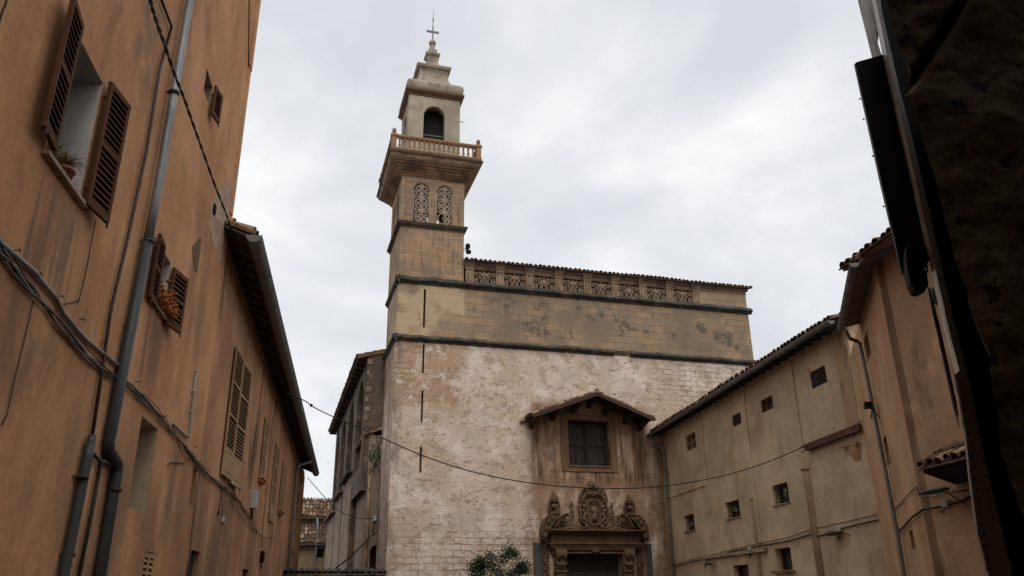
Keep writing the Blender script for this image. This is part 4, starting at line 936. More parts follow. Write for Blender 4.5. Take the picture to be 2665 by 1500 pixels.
# ---- lower house
fh = thing('low_house', 'long lower orange house with ochre louvred shutters under a dark grey gutter', 'house', L, (WX, 30, 0))
gz = lambda y: 8.50-.0462*(y-15.4)
top = lambda y: gz(y)+.33
FE = 42.2
F1 = (18.55, 20.2, 4.25, 7.05); F2 = (24.85, 25.65, 5.05, 6.75); F3 = (28.2, 29.3, 4.05, 6.6); F4 = (31.0, 32.0, 4.72, 6.4); F5 = (38.0, 39.3, 3.6, 6.35)
F6 = (23.6, 24.8, 1.0, 2.4); FR = (20.7, 21.9, 1.0, 2.3)
F7 = (16.45, 17.35, 1.2, 2.5)
m = MB(); m.wall(EY+.001, FE, top, [F1, F2, F3, F4, F5, F6, F7], WX-.004, WX-.45, fL); m.build('street_wall', M['left_far'], fh)
m = MB(); m.wall(WX-8, WX-.45, 8.0, [], FE-.4, FE, lambda u, w_, d: (u, d, w_)); m.build('gable_wall', M['left_far'], fh)
m = MB(); m.box(WX-.02, WX+.02, 40.6, FE+.02, 0, 7.4); m.build('corner_strip', M['left_far'], fh)
def fwin(W, lower, nl, sill, wid, ang, x0=WX+.02, label=None):
    y0, y1, z0, z1 = W; m = MB(); m.box(WX-.3, WX-.26, y0, y1, z0, z1); wn = m.build('window', M['darkwood'], fh)
    w_ = (y1-y0)/nl
    if ang is None:
        for i in range(nl): shutter(y0+w_*i, w_-.01, z0, z1, 0, 1, M['beigewood'], wn, lower=lower, rails=2, x0=x0)
    if sill:
        m = MB(); m.box(WX, WX+.16, y0-.15, y1+.15, z0-.10, z0-.02); m.box(WX, WX+.10, y0-.1, y1+.1, z0-.18, z0-.1); m.build('sill', M['left_far'], wn)
    return wn
f1 = fwin(F1, 0, 1, 0, 0, 0)
shutter(18.42, 1.08, 4.17, 7.08, 1, 1, M['beigewood'], f1, lower=.55, rails=2, x0=WX+.03)
shutter(19.62, 1.10, 4.13, 7.06, 3, 1, M['beigewood'], f1, lower=.55, rails=2, x0=WX+.03)
fwin(F2, 0, 2, 1, 0, None); fwin(F3, .5, 2, 0, 0, None); fwin(F4, 0, 2, 1, 0, None); fwin(F5, .5, 2, 0, 0, None)
for W in (F6, F7):
    m = MB(); m.box(WX-.3, WX-.26, *W); wn = m.build('window', M['dark'], fh); m = MB()
    for k in range(6): y = W[0]+(W[1]-W[0])*(k+.5)/6; m.tube([(WX-.1, y, W[2]), (WX-.1, y, W[3])], .012, 5)
    for z in (W[2]+.4, W[2]+.8, W[3]-.08): m.tube([(WX-.1, W[0], z), (WX-.1, W[1], z)], .01, 5)
    m.build('grille', M['iron'], wn)
# eaves: soffit boards, rafters, gutter and tiles
m = MB(); GX = WX+.58
def strip(mb, y0, y1, fn): mb.hexa(fn(y0, 0)+fn(y1, 0)) 
ya, yb = 15.6, 41.0
def slab(mb, xa, za, xb, zb, th, y0=ya, y1=yb):
    mb.hexa([(xa, y0, gz(y0)+za), (xb, y0, gz(y0)+zb), (xb, y1, gz(y1)+zb), (xa, y1, gz(y1)+za), (xa, y0, gz(y0)+za+th), (xb, y0, gz(y0)+zb+th), (xb, y1, gz(y1)+zb+th), (xa, y1, gz(y1)+za+th)])
slab(m, WX-.6, .52, GX-.02, .06, .05); m.build('soffit', M['soffit_dark'], fh)
for k in range(44):
    y = 16.3+.55*k; z = gz(y); m = MB(); m.hexa([(WX-.3, y, z+.30), (GX-.08, y, z-.02), (GX-.08, y+.1, z-.02), (WX-.3, y+.1, z+.30), (WX-.3, y, z+.40), (GX-.08, y, z+.08), (GX-.08, y+.1, z+.08), (WX-.3, y+.1, z+.40)]); m.build('rafter', M['soffit_dark'], fh)
m = MB(); sl = Vector((-1, 0, .36)).normalized(); al = Vector((0, yb-ya, gz(yb)-gz(ya)))
m.tiles((GX+.03, ya, gz(ya)+.15), al, sl, int(al.length/.26), 9, pitch=.26, course=.40, r=.11); m.build('roof', M['tile'], fh)
m = MB(); slab(m, WX-3.5, 1.75, GX, .16, .04); slab(m, WX-8, -.2, WX-3.5, 1.75, .04); m.build('roof_slope', M['tile'], fh)
gp = [L.onX(652, 616, GX), ]
def gutter(mb, P0, P1, r=.085, out=1, X=Vector((1, 0, 0)), n=8, seg=.9):
    P0 = Vector(P0); P1 = Vector(P1); vs = []; D = (P1-P0); N = max(2, int(D.length/.6))
    for i in range(N+1):
        c = P0 + D*i/N
        for k in range(n+1):
            t = pi + pi*k/n; vs.append(c + X*r*cos(t) + Vector((0, 0, r*sin(t))))
    k1 = n+1; fs = [(i*k1+k, i*k1+k+1, (i+1)*k1+k+1, (i+1)*k1+k) for i in range(N) for k in range(n)]
    mb.add(vs, fs, True)
    for c in (P0, P1): mb.add([c]+[c + X*r*cos(pi+pi*k/n)+Vector((0, 0, r*sin(pi+pi*k/n))) for k in range(n+1)], [tuple(range(n+2))])
    for s in (-1, 1): mb.tube([P0+X*r*s, P1+X*r*s], .012, 5)
    L_ = D.length; q = 0.0
    while q < L_:
        c = P0 + D*(q/L_); mb.tube([c+X*(r+.008)*cos(pi+pi*k/n)+Vector((0, 0, (r+.008)*sin(pi+pi*k/n))) for k in range(n+1)], .009, 4); q += seg
m = MB(); gutter(m, (GX+.06, 15.45, gz(15.45)+.06), (GX+.06, 40.9, gz(40.9)+.06), .150); m.build('gutter', M['zinc_dark'], fh)
m = MB(); m.box(WX-1.2, WX+.5, EY+.02, EY+.06, gz(16)+.3, gz(16)+.62); m.tiles((WX+.48, EY-.15, gz(16)+.46), (0, 1, 0), (-1, 0, .36), 2, 4, pitch=.3, course=.42, r=.13); m.build('verge_tile', M['tile_light'], fh)

def pipe(name, label, pts, r, m_, frame, base, clips=0, parent=None, cat='drainpipe', group=None, collars=()):
    t = thing(name, label, cat, frame, base, group)
    m = MB(); m.tube(pts, r, 12); m.build('pipe', m_, t)
    if clips or collars:
        m = MB(); P_ = [Vector(p) for p in pts]
        tot = sum((P_[i+1]-P_[i]).length for i in range(len(P_)-1))
        for k in range(clips):
            d = tot*(k+.5)/clips
            for i in range(len(P_)-1):
                l = (P_[i+1]-P_[i]).length
                if d <= l: c = P_[i].lerp(P_[i+1], d/l); dr = (P_[i+1]-P_[i]).normalized(); break
                d -= l
            m.tube([c-dr*.02, c+dr*.02], r*1.18, 12)
            m.bar(c, c+frame_in(frame)*(r+.10), .02)
        m.build('clip', M['iron'], t)
    return t
def frame_in(fr): return Vector((0, 1, 0)) if fr is K else (Vector((-1, 0, 0)) if fr is L else Vector((1, 0, 0)))
# grey downpipe with its jog
X_ = WX+.10
q = lambda x, y, X=X_: tuple(L.onX(x, y, X))
p0 = L.onX(401, 550, X_); yy = p0.y
pj = [L.onX(*a, X_) for a in ((285, 1165), (295, 1180), (310, 1218))]
yj = pj[0].y; yk = pj[2].y
t = thing('drainpipe', 'thick grey zinc downpipe running the full height of the tall orange house', 'drainpipe', L, (X_, yy, 0))
zj = pj[0].z
m = MB(); m.tube([(X_, yy+.06, 15), (X_, yy, 6.9), (X_-.01, yy-.03, 6.1)], .060, 14); m.build('upper_pipe', M['zinc'], t)
m = MB(); m.tube([(X_-.01, yy-.03, 6.15), (X_-.02, yj, zj+.06), (X_-.02, yj+.04, zj-.02), (X_-.02, yk-.03, pj[2].z+.05), (X_-.02, yk, pj[2].z-.06), (X_-.02, yk-.02, 0)], .072, 14); m.build('lower_pipe', M['pipe_dark'], t)
for z in (8.55, 6.15, 2.9, 1.6): 
    y = yy if z > 6.5 else (yy-.03 if z > 3.3 else yk-.005); m = MB(); m.tube([(X_, y, z-.02), (X_, y, z+.02)], .077, 14); m.bar((X_, y, z), (WX, y, z), .02); m.build('collar', M['pipe_dark'] if z == 6.15 else M['iron'], t)
# brown duct + its lower black pipe
XD = WX+.04
dp = [L.onX(*a, XD) for a in ((405, -40), (447, 70), (415, 185), (380, 400), (335, 610), (290, 800), (285, 830), (268, 950), (235, 1165))]
t = thing('cable_duct', 'thin dark brown duct rising beside the thick grey downpipe, bent near the photo top', 'cable duct', L, (XD, dp[3].y, 0))
m = MB(); m.tube(dp, .022, 8); m.build('duct', M['pipe_brown'], t)
dl = [L.onX(*a, XD+.03) for a in ((236, 1155), (228, 1190), (165, 1500))]; dl.append(Vector((dl[-1].x, dl[-1].y-.02, 0)))
m = MB(); m.tube(dl, .058, 12); m.tube([dl[0]+Vector((0, 0, .1)), dl[0]+Vector((0, 0, -.1))], .045, 10); m.build('lower_pipe', M['pipe_dark'], t)
db = [L.onX(*a, XD) for a in ((237, 1175), (262, 1202), (285, 1204), (262, 1206), (245, 1300), (205, 1500))]; 
m = MB(); m.tube(db[:2]+db[4:], .025, 8); m.tube([db[1], db[2]], .032, 8); m.build('branch_pipe', M['pipe_dark'], t)
m = MB()
for a in ((213, 1242), (180, 1445)): c = L.onX(*a, XD+.03); m.tube([c-Vector((0, 0, .02)), c+Vector((0, 0, .02))], .066, 12); m.bar(c, c-Vector((.06, .10, 0)), .015)
m.build('clip', M['iron'], t)
# far downpipe
c = L.onX(770, 1260, WX+.1)
t = thing('drainpipe', 'grey green downpipe hooked to the gutter at the far end of the low orange house', 'drainpipe', L, (WX+.1, c.y, 0))
m = MB(); m.tube([(GX+.06, c.y+.6, gz(c.y)-.05), (GX+.06, c.y+.5, gz(c.y)-.2), (WX+.2, c.y, gz(c.y)-.42), (WX+.1, c.y-.05, gz(c.y)-.6), (WX+.1, c.y-.05, 0)], .06, 10); m.build('pipe', M['pipe_green'], t)
# little grey conduit
gc = [L.onX(*a, WX+.03) for a in ((511, 968), (502, 1040), (494, 1130), (491, 1138), (482, 1134), (450, 1103))]
m = MB(); m.tube(gc, .018, 8); m.ball(gc[0], .026, n=8)
for a in ((502, 1018), (496, 1072)): c = L.onX(*a, WX+.03); m.tube([c-Vector((0, 0, .015)), c+Vector((0, 0, .015))], .026, 8)
tag(m.build('conduit', M['zinc'], base=tuple(gc[0]), frame=L), 'short thin grey conduit stub standing on the orange wall above the cable bundle', 'conduit')

# ---- cable bundle along the left wall
def wob(P_, s, seed, n=5):
    rnd = random.Random(seed); out = []
    for i in range(len(P_)-1):
        for k in range(n):
            c = P_[i].lerp(P_[i+1], k/n); out.append(c)
    out.append(P_[-1]); ph = rnd.uniform(0, 6); a = rnd.uniform(-1, 1)
    return [c+Vector((rnd.uniform(0, .02), 0, s*(a*.6+sin(ph+i*.45)*.7)))+Vector((0, 0, rnd.uniform(-s, s)*.15)) for i, c in enumerate(out)]
path = [(-60, 560), (0, 648), (50, 715), (112, 790), (165, 855), (225, 925), (285, 972), (330, 1000), (380, 1045), (430, 1100), (470, 1150), (505, 1200), (545, 1240), (585, 1268), (625, 1310), (650, 1348), (668, 1385)]
PB = [L.onX(*a, WX+.03) for a in path]; dv = (PB[0]-PB[1]); PB = [PB[0]+dv*5+Vector((0, 0, -.12)), PB[0]+dv*2.5] + PB
bun = thing('cable_bundle', 'bundle of sagging grey and black cables crossing the whole orange wall diagonally', 'cables', L, tuple(PB[4]))
for i in range(9):
    m = MB(); end = len(PB) if i < 3 else len(PB)-4+i % 3
    m.tube(wob(PB[:end], .055-.012*(i % 3), 30+i, 4), (.006, .008, .010)[i % 3], 6); m.build('cable', M['greycable'] if i in (1, 4, 5, 7) else M['black'], bun)
pc = [L.onX(*a, WX+.03) for a in ((-60, 545), (0, 632), (40, 665), (90, 708), (105, 728), (145, 775), (165, 815), (190, 845), (220, 880), (258, 912), (300, 945), (315, 960))]; dv = pc[0]-pc[1]; pc = [pc[0]+dv*5, pc[0]+dv*2.5] + pc
m = MB(); m.tube(pc, .024, 10); m.build('grey_conduit', M['zinc'], bun)
m = MB()
for k in range(0, 14, 3):
    a = Vector((36+k*19, 658+k*20, 0)) if k < 14 else None; c = L.onX(a.x, a.y-6, WX)
    m = MB(); m.bar(c, c+Vector((.05, 0, .01)), .008); m.bar(c+Vector((.05, -.012, .012)), c+Vector((.05, .012, -.012)), .009); m.build('wall_clip', M['iron'], bun)
for a in ((352, 995), (425, 1085), (505, 1165)): c = L.onX(*a, WX); m = MB(); m.bar(c, c+Vector((.06, 0, .015)), .012); m.build('wall_clip', M['iron'], bun)
def wire(label, frame, px, X=0, r=.006, m_=None, cat='cable', name='wire', extra=None, onf='onX', group=None):
    pts = [getattr(frame, onf)(x, y, X) for x, y in px]
    m = MB(); m.tube(pts, r, 6)
    if extra: extra(m, pts)
    return tag(m.build(name, m_ or M['black'], base=tuple(pts[0]), frame=frame), label, cat, group)
wire('thin black wire dropping from the large shuttered window to a small ring hook', L, [(249, 574), (240, 620), (222, 715), (208, 770), (205, 785), (198, 782), (203, 790), (198, 786), (165, 793)], WX+.03)
wire('thin brown wire running down the orange wall at the left edge below the cable bundle', L, [(88, 782), (76, 830), (60, 900), (40, 980), (18, 1080), (5, 1108)], WX+.015, m_=M['pipe_brown'])
wire('short black twisted cable in the upper left corner of the orange wall', L, [(22, -20), (14, 14), (8, 25), (0, 50), (-10, 80)], WX+.05, r=.010)
wire('pair of cables dropping from the bundle beside the small brown recess', L, [(528, 1217), (518, 1262), (510, 1330), (502, 1400), (494, 1450), (487, 1500)], WX+.03, r=.009, m_=M['greycable'])
wire('thin dark cable hugging the wall left of the paler pair beside the small recess', L, [(524, 1222), (512, 1262), (505, 1330), (497, 1400), (492, 1450), (484, 1500)], WX+.03, r=.007)
wire('loose looping wire hanging under the cable bundle by the blank tall recess', L, [(450, 1105), (462, 1150), (470, 1180), (485, 1196), (500, 1196), (512, 1186)], WX+.05, r=.007)
def knots(step):
    def f(m, pts):
        for a, b in zip(pts[:-1], pts[1:]):
            n = max(1, int((b-a).length/step))
            for k in range(n): c = a.lerp(b, (k+.5)/n); m.bar(c+Vector((0, -.04, 0)), c+Vector((0, .04, 0)), .02)
    return f
wire('black cable with clips dropping from the gutter left of the first narrow shutter', L, [(688, 958), (684, 985), (675, 1060), (664, 1140), (656, 1210), (648, 1275)], WX+.05, r=.010, extra=knots(.35))
wire('thin parallel cable between the clipped cable and the first narrow shutter', L, [(686, 1055), (678, 1070), (672, 1130), (662, 1200), (652, 1275)], WX+.04, r=.007)
wire('black clipped cable dropping between the first two narrow shutters down to the meter', L, [(718, 1045), (708, 1110), (700, 1190), (694, 1260), (688, 1330), (682, 1390), (680, 1425)], WX+.05, r=.010, extra=knots(.4))
wire('thick black cable under the dark eave of the low house', L, [(700, 900), (728, 1000), (742, 1090), (756, 1160), (775, 1230), (790, 1255)], WX+.12, r=.016)
wire('wire from the white box curving back to the ochre shutter foot', L, [(606, 1255), (612, 1285), (620, 1305), (636, 1328), (645, 1335)], WX+.03, r=.008)
wire('cable trailing from the bundle end down the far orange wall', L, [(600, 1300), (625, 1340), (650, 1368), (668, 1385), (690, 1400), (712, 1398)], WX+.03, r=.010, m_=M['greycable'])
def box_thing(name, label, px, w_, h_, d_, m_, cat, X=WX, r=.012, frame=L, s=1):
    c = frame.onX(px[0], px[1], X); t = thing(name, label, cat, frame, tuple(c))
    m = MB(); m.box(min(X, X+s*d_), max(X, X+s*d_), c.y-w_/2, c.y+w_/2, c.z-h_/2, c.z+h_/2); m.build('housing', m_, t, bevel=.012)
    m = MB(); m.box(min(X+s*d_, X+s*(d_+.012)), max(X+s*d_, X+s*(d_+.012)), c.y-w_*.42, c.y+w_*.42, c.z-h_*.42, c.z+h_*.42); m.build('cover', m_, t)
    m = MB(); m.tube([(X+s*.04, c.y-w_*.2, c.z-h_*.5), (X+s*.06, c.y-w_*.3, c.z-h_*.8), (X+s*.04, c.y+w_*.3, c.z-h_*1.0), (X+s*.03, c.y+w_*.5, c.z-h_*.6)], r, 6); m.build('cable_loop', M['black'], t)
    return t
box_thing('junction_box', 'tall white junction box on the orange wall below the first narrow shutter', (655, 1300), .42, .5, .14, M['whitebox'], 'junction box', r=.03)
box_thing('junction_box', 'tiny white box hanging from two wires under the big ochre shutters', (577, 1352), .14, .13, .05, M['whitebox'], 'junction box', r=.006)
box_thing('electric_meter', 'small dark framed meter box low on the far orange wall', (678, 1450), .3, .34, .1, M['blackmetal'], 'meter box', r=.02)
wire('two thin wires dropping to the tiny white box under the ochre shutters', L, [(578, 1262), (577, 1300), (579, 1345)], WX+.02, r=.007)
wire('thin wire ending in a round rusty plate under the ochre shutters', L, [(578, 1265), (573, 1300), (570, 1330)], WX+.02, r=.006, extra=lambda m, p: m.ball(p[-1]-Vector((0, 0, .03)), .02, .06, .06, 10))
wire('rusty iron spike bent out of the orange wall under the cable bundle', L, [(440, 1208), (448, 1204), (460, 1204), (480, 1208)], WX+.03, r=.012, m_=M['iron'], cat='spike', name='iron_spike')

# ---- twisted black cable overhead on the left
tp = []
pxs = [(372, -60), (389, -8), (405, 50), (428, 115), (455, 195), (480, 258), (505, 330), (530, 400), (560, 485), (590, 560), (604, 600)]
for i, a in enumerate(pxs): t_ = i/(len(pxs)-1); tp.append(L.onX(a[0], a[1], -2.35-.7*t_))
tp += [L.onX(x, y, -3.03) for x, y in ((615, 640), (628, 690), (640, 760))]
tc_ = thing('overhead_cable', 'thick twisted black cable descending across the tall orange house to the eave', 'cable', L, tuple(tp[5]))
for s in (0, pi):
    m = MB(); out = []
    for i in range(len(tp)-1):
        for k in range(10):
            c = tp[i].lerp(tp[i+1], k/10); a = s+(i*10+k)*.8; out.append(c+Vector((cos(a)*.010, 0, sin(a)*.010)))
    m.tube(out, .0125, 6); m.build('strand', M['black'], tc_)

# ================================================================== RIGHT SIDE
fR = lambda u, w_, d: (d, u, w_)
rh = thing('cream_house', 'cream rendered building on the right with seven small square windows under a long gutter', 'house', R, (0, -9, 0))
WU = [(-4.55, -3.33, 7.62, 8.33), (-9.4, -8.6, 7.70, 8.13), (-12.15, -11.2, 7.68, 8.14), (-15.85, -14.9, 7.66, 8.20)]
WLo = [(-3.45, -2.2, 4.24, 4.92), (-8.35, -7.05, 4.36, 4.98), (-12.4, -11.25, 4.45, 5.1)]
WB = [(-12.0, -10.85, 2.3, 3.03), (-8.5, -7.1, 1.5, 2.62)]
m = MB(); m.wall(-17.3, 0, 9.05, WU+WLo+WB, 0, .5, fR); m.build('street_wall', M['cream'], rh); m = MB(); m.wall(.5, 8, lambda u: 9.0+.32*u, [], -17.3, -16.9, fK); m.build('gable_wall', M['slant'], rh)
m = MB(); m.hexa([(-.62, -17.6, 8.98), (8, -17.6, 11.6), (8, .0, 11.6), (-.62, .0, 8.98), (-.62, -17.6, 9.04), (8, -17.6, 11.66), (8, .0, 11.66), (-.62, .0, 9.04)]); m.build('soffit', M['darkwood'], rh)
m = MB(); m.tiles((-.66, -17.7, 9.06), (0, 1, 0), (1, 0, .30), 70, 5, pitch=.25, course=.40, r=.105); m.build('roof', M['tile'], rh)
for k in range(30):
    y = -17.1+.58*k; m = MB(); m.hexa([(-.55, y, 8.88), (0, y, 9.0), (0, y+.1, 9.0), (-.55, y+.1, 8.88), (-.55, y, 8.985), (0, y, 9.12), (0, y+.1, 9.12), (-.55, y+.1, 8.985)]); m.build('rafter', M['darkwood'], rh)
m = MB(); gutter(m, (-.70, -17.75, 8.98), (-.70, -.1, 8.98), .095); m.build('gutter', M['zinc_dark'], rh)
for i, W in enumerate(WU+WLo+WB):
    y0, y1, z0, z1 = W; m = MB(); t = .07
    for (a, b, c, d) in ((y0, y0+t, z0, z1), (y1-t, y1, z0, z1), (y0+t, y1-t, z0, z0+.05), (y0+t, y1-t, z1-.05, z1)): m.box(.04 if i < 4 else .22, .10 if i < 4 else .28, a, b, c, d)
    wn = m.build('window', M['woodpale'] if i in (0, ) else M['brownwood'], rh)
    m = MB(); m.box(.30, .32, y0, y1, z0, z1); m.build('pane', M['curtain'] if i in (0, 2) else M['glass'], wn)
    m = MB()
    if i in (1, 3):
        n = 9
        for k in range(-n, n*2):
            for s in (-1, 1):
                a = Vector((.02, y0+(y1-y0)*k/n, z0)); b = a+Vector((0, s*(z1-z0)*1.15, z1-z0))
                def clip(a, b):
                    pts = []
                    for t_ in [j/24 for j in range(25)]:
                        p = a.lerp(b, t_)
                        if y0 <= p.y <= y1: pts.append(p)
                    return pts
                c_ = clip(a, b)
                if len(c_) > 1: m.bar(c_[0], c_[-1], .02)
        m.build('lattice', M['iron'], wn)
    elif i in (0, 2):
        m.box(.02, .06, (y0+y1)/2-.03, (y0+y1)/2+.03, z0, z1)
        if i == 0: m.box(.02, .06, y0+.05, y1-.05, (z0+z1)/2-.02, (z0+z1)/2+.02)
        m.build('glazing_bar', M['woodpale'] if i == 0 else M['brownwood'], wn)
    elif i < 7:
        m.box(-.05, .2, y0-.06, y1+.06, z0-.05, z0-.004); m.build('sill', M['woodpale'], wn)
        m = MB()
        for k in range(3): z = z0+(z1-z0)*(k+.5)/3; m.tube([(.06, y0, z), (.06, y1, z)], .010, 5)
        for k in range(4): y = y0+(y1-y0)*(k+.5)/4; m.tube([(.05, y, z0), (.05, y, z1)], .010, 5)
        m.box(.20, .27, (y0+y1)/2-.03, (y0+y1)/2+.03, z0, z1)
        m.build('grille', M['iron'], wn)
    else:
        m.box(-.06, .2, y0-.15, y1+.12, z0-.06, z0-.004); m.build('sill', M['sill'], wn)
# pilaster strips and the old column stubs
for (y, z0, z1, w_) in ((-5.35, 4.8, 8.9, .22), (-9.85, 3.3, 8.9, .22), (-13.75, 5.9, 8.9, .2)):
    m = MB(); m.box(-.045, 0.0, y-w_/2, y+w_/2, z0, z1); m.build('pilaster_strip', M['cream'], rh)
for (a, b, c, d) in ((-9.72, -9.42, 0, 4.9), (-14.05, -13.55, 0, 5.35)):
    m = MB(); yc = (a+b)/2; r = (b-a)/2
    m.lathe([(r*1.0, c), (r, d-.15), (r*1.0, d-.1), (r*1.2, d-.06), (r*1.25, d), (r*.9, d+.02)], (r*.55, yc, 0), 18); m.build('old_column', M['column'], rh)
m = MB(); m.box(-.02, 0, -17.2, -16.55, 5.9, 8.9); m.build('brick_strip', M['blocks'], rh)
m = MB(); m.box(-.05, 0, -5.2, -.6, 5.90, 5.95); 
for k in range(7): y = -1.2-.6*k; m.bar((-.02, y, 5.92), (-.02, y-.02, 5.72), .05)
m.build('moulding_remnant', M['cream'], rh)
m = MB(); m.box(-.13, 0, -10.3, -4.4, 2.98, 3.10); m.build('ledge', M['sill'], rh)
# plants at the lower windows
for i, (W, lab) in enumerate(zip(WLo, ('pale pot plant in the lower window nearest the church portal', 'pale leafy plant in the middle one of the lower windows', 'tall grey plant in the lower window nearest the maroon beam'))):
    y = W[0]+.38*(W[1]-W[0]) if i < 2 else W[0]+.3; t = thing('window_plant', lab, 'plant', R, (.08, y, W[2]), 'plants on the lower sills')
    m = MB(); m.lathe([(.06, 0), (.08, .1), (.08, .12)], (.1, y, W[2]), 10); m.build('pot', M['darkwood'], t)
    m = MB()
    for k in range(26):
        a = k*2.4; h = random.uniform(.12, .3)*(1 if i < 2 else 1.2); d = random.uniform(.05, .2)
        m.tube([(.1, y, W[2]+.1), (.05+cos(a)*d*.4, y+sin(a)*d*.6, W[2]+.1+h), (.03+cos(a)*d*.5, y+sin(a)*d, W[2]+.08+h*.8)], lambda t_: .012*(1-t_)+.006, 4)
    m.build('foliage', M['leafpale'], t)
m = MB()
for k in range(90):
    y = random.uniform(-12.3, -10.6); m.tube([(-.05, y, 2.26), (-.05-random.uniform(0, .12), y+random.uniform(-.05, .05), 2.24+random.uniform(-.05, .10))], .012, 4)
tag(m.build('sill_moss', M['dryleaf'], base=(-.05, -11.4, 2.2), frame=R), 'dry moss and weeds along the lowest window ledge of the cream house', 'moss')
# maroon beam and bracket
bp = [R.onX(2098, 1166, -.1), R.onX(2228, 1116, -.1)]
t = thing('timber_beam', 'flaking maroon beam jutting along the cream wall under a cable', 'beam', R, tuple(bp[1]))
m = MB(); m.bar(bp[0], bp[1]+Vector((-.0, -.2, 0)), .12, .20); m.build('beam', M['beam'], t)
c = R.onX(2205, 1155, -.1)
t = thing('wall_bracket', 'pale wooden bracket on a stained corbel below the maroon beam', 'bracket', R, tuple(c))
m = MB(); m.bar(R.onX(2185, 1163, -.12), R.onX(2230, 1152, -.10), .07, .10); m.build('arm', M['woodpale'], t)
c2 = R.onX(2232, 1165, 0); m = MB(); m.prism([(0, c2.z+.12), (-.14, c2.z+.05), (-.10, c2.z-.12), (0, c2.z-.38)], lambda u, v, k: (u, c2.y-.1+.35*k, v)); m.build('corbel', M['slant'], t)
# church side drainpipe
c = R.onX(1745, 1260, -.12)
t = thing('drainpipe', 'grey downpipe in the corner between the church front and the cream house', 'drainpipe', R, (-.12, c.y, 0))
m = MB(); yb_ = -.55; m.tube([(-.70, -.35, 8.9), (-.66, -.4, 8.62), (-.2, yb_, 8.25), (-.12, yb_, 8.05), (-.12, yb_, 0)], .055, 12); m.build('pipe', M['pipe_green'], t)
m = MB()
for z in (7.2, 5.9, 4.2, 2.9): m.tube([(-.12, yb_, z-.03), (-.12, yb_, z+.03)], .068, 12)
m.build('clip', M['iron'], t)

# ---- slanted orange building part and near tall building
sh_ = thing('slanted_house', 'narrow orange tan house front set at a slant with tiny slit windows', 'house', A, (0, -3, 0))
AY = _c.y
sl_ops = []
for (a, b, c_, d_) in (((2298, 1145), (2305, 1130), (2311, 1204), (2316, 1201)), ((2366, 1385), (2374, 1378), (2375, 1425), (2381, 1420)), ((2247, 880), (2256, 862), (2257, 935), (2264, 925))):
    P_ = [A.onX(*q_, 0) for q_ in (a, b, c_, d_)]; sl_ops.append((min(P_[1].y, P_[3].y), max(P_[0].y, P_[2].y), (P_[2].z+P_[3].z)/2, (P_[0].z+P_[1].z)/2))
TA = E_z = A.onX(2217, 766, -.38).z+.13
m = MB(); m.wall(AY, 0, TA, sl_ops, 0, .5, fR); m.build('street_wall', M['slant'], sh_)
for o_ in sl_ops:
    m = MB(); m.box(.3, .34, o_[0], o_[1], o_[2], o_[3]); wn = m.build('slit_window', M['dark'], sh_)
    m = MB(); m.box(-.02, .25, o_[0]-.02, o_[1]+.02, o_[2]-.03, o_[2]-.002); m.build('sill', M['woodpale'], wn)
E1 = A.onX(2198.6, 850, -.38); E2 = A.onX(2236, 683, -.38)
sz = E1.z; 
m = MB(); m.hexa([(-.37, E2.y, E2.z), (5, E2.y, E2.z+1.9), (5, .3, sz+1.9), (-.37, E1.y+.1, sz), (-.37, E2.y, E2.z+.06), (5, E2.y, E2.z+1.96), (5, .3, sz+1.96), (-.37, E1.y+.1, sz+.06)]); m.build('soffit', M['soffit'], sh_)
m = MB(); al = Vector((0, E1.y-E2.y, E1.z-E2.z)); m.tiles((-.39, E2.y, E2.z+.08), al, (1, 0, .3), max(3, int(al.length/.25)), 5, pitch=.25, course=.4, r=.105); m.build('roof', M['tile'], sh_)
m = MB(); gutter(m, (-.47, E2.y, E2.z), (-.47, E1.y+.15, E1.z), .088); m.build('gutter', M['zinc_dark'], sh_)
pq = [A.onX(*a, -.1) for a in ((2237, 893), (2262, 1010), (2300, 1205), (2336, 1389), (2352, 1490))]
ym = sum(p.y for p in pq)/len(pq)
t = thing('drainpipe', 'grey downpipe descending from the corner of the two gutters on the right', 'drainpipe', A, (-.1, ym, 0))
g0 = A.onX(2200, 858, -.5); g1 = A.onX(2212, 882, -.35); g2 = A.onX(2230, 888, -.15)
m = MB(); m.tube([g0, g1, g2]+pq+[Vector((-.1, pq[-1].y, 0))], .045, 12); m.build('pipe', M['pipe_green'], t)
bh = thing('near_house', 'tall patched tan house at far right with a tiled canopy and tiled eave', 'house', B, (0, -3, 0))
TB = B.onX(2289, 690, 0).z+.1
m = MB(); m.wall(-12, 0, TB, [], 0, .5, fR); m.wall(0, 7, TB, [], -.25, 0, fK); m.build('street_wall', M['blocks'], bh)
rf = B.onX(2245, 645, -.62)
m = MB(); m.tiles((-.50, -12, TB+.02), (0, 1, 0), (1, 0, .32), int(12.55/.25), 5, pitch=.25, course=.4, r=.105); m.hexa([(-.48, -12, TB-.04), (6, -12, TB+2), (6, .45, TB+2), (-.48, .45, TB-.04), (-.48, -12, TB+.02), (6, -12, TB+2.06), (6, .45, TB+2.06), (-.48, .45, TB+.02)]); m.build('roof', M['tile'], bh)
m = MB(); m.tube([(-.1, .46, TB+.1), (-.35, .44, TB+.02), (-.42, .2, TB-.04), (-.42, -3, TB-.04)], .02, 5); m.build('eave_rod', M['woodpale'], bh)
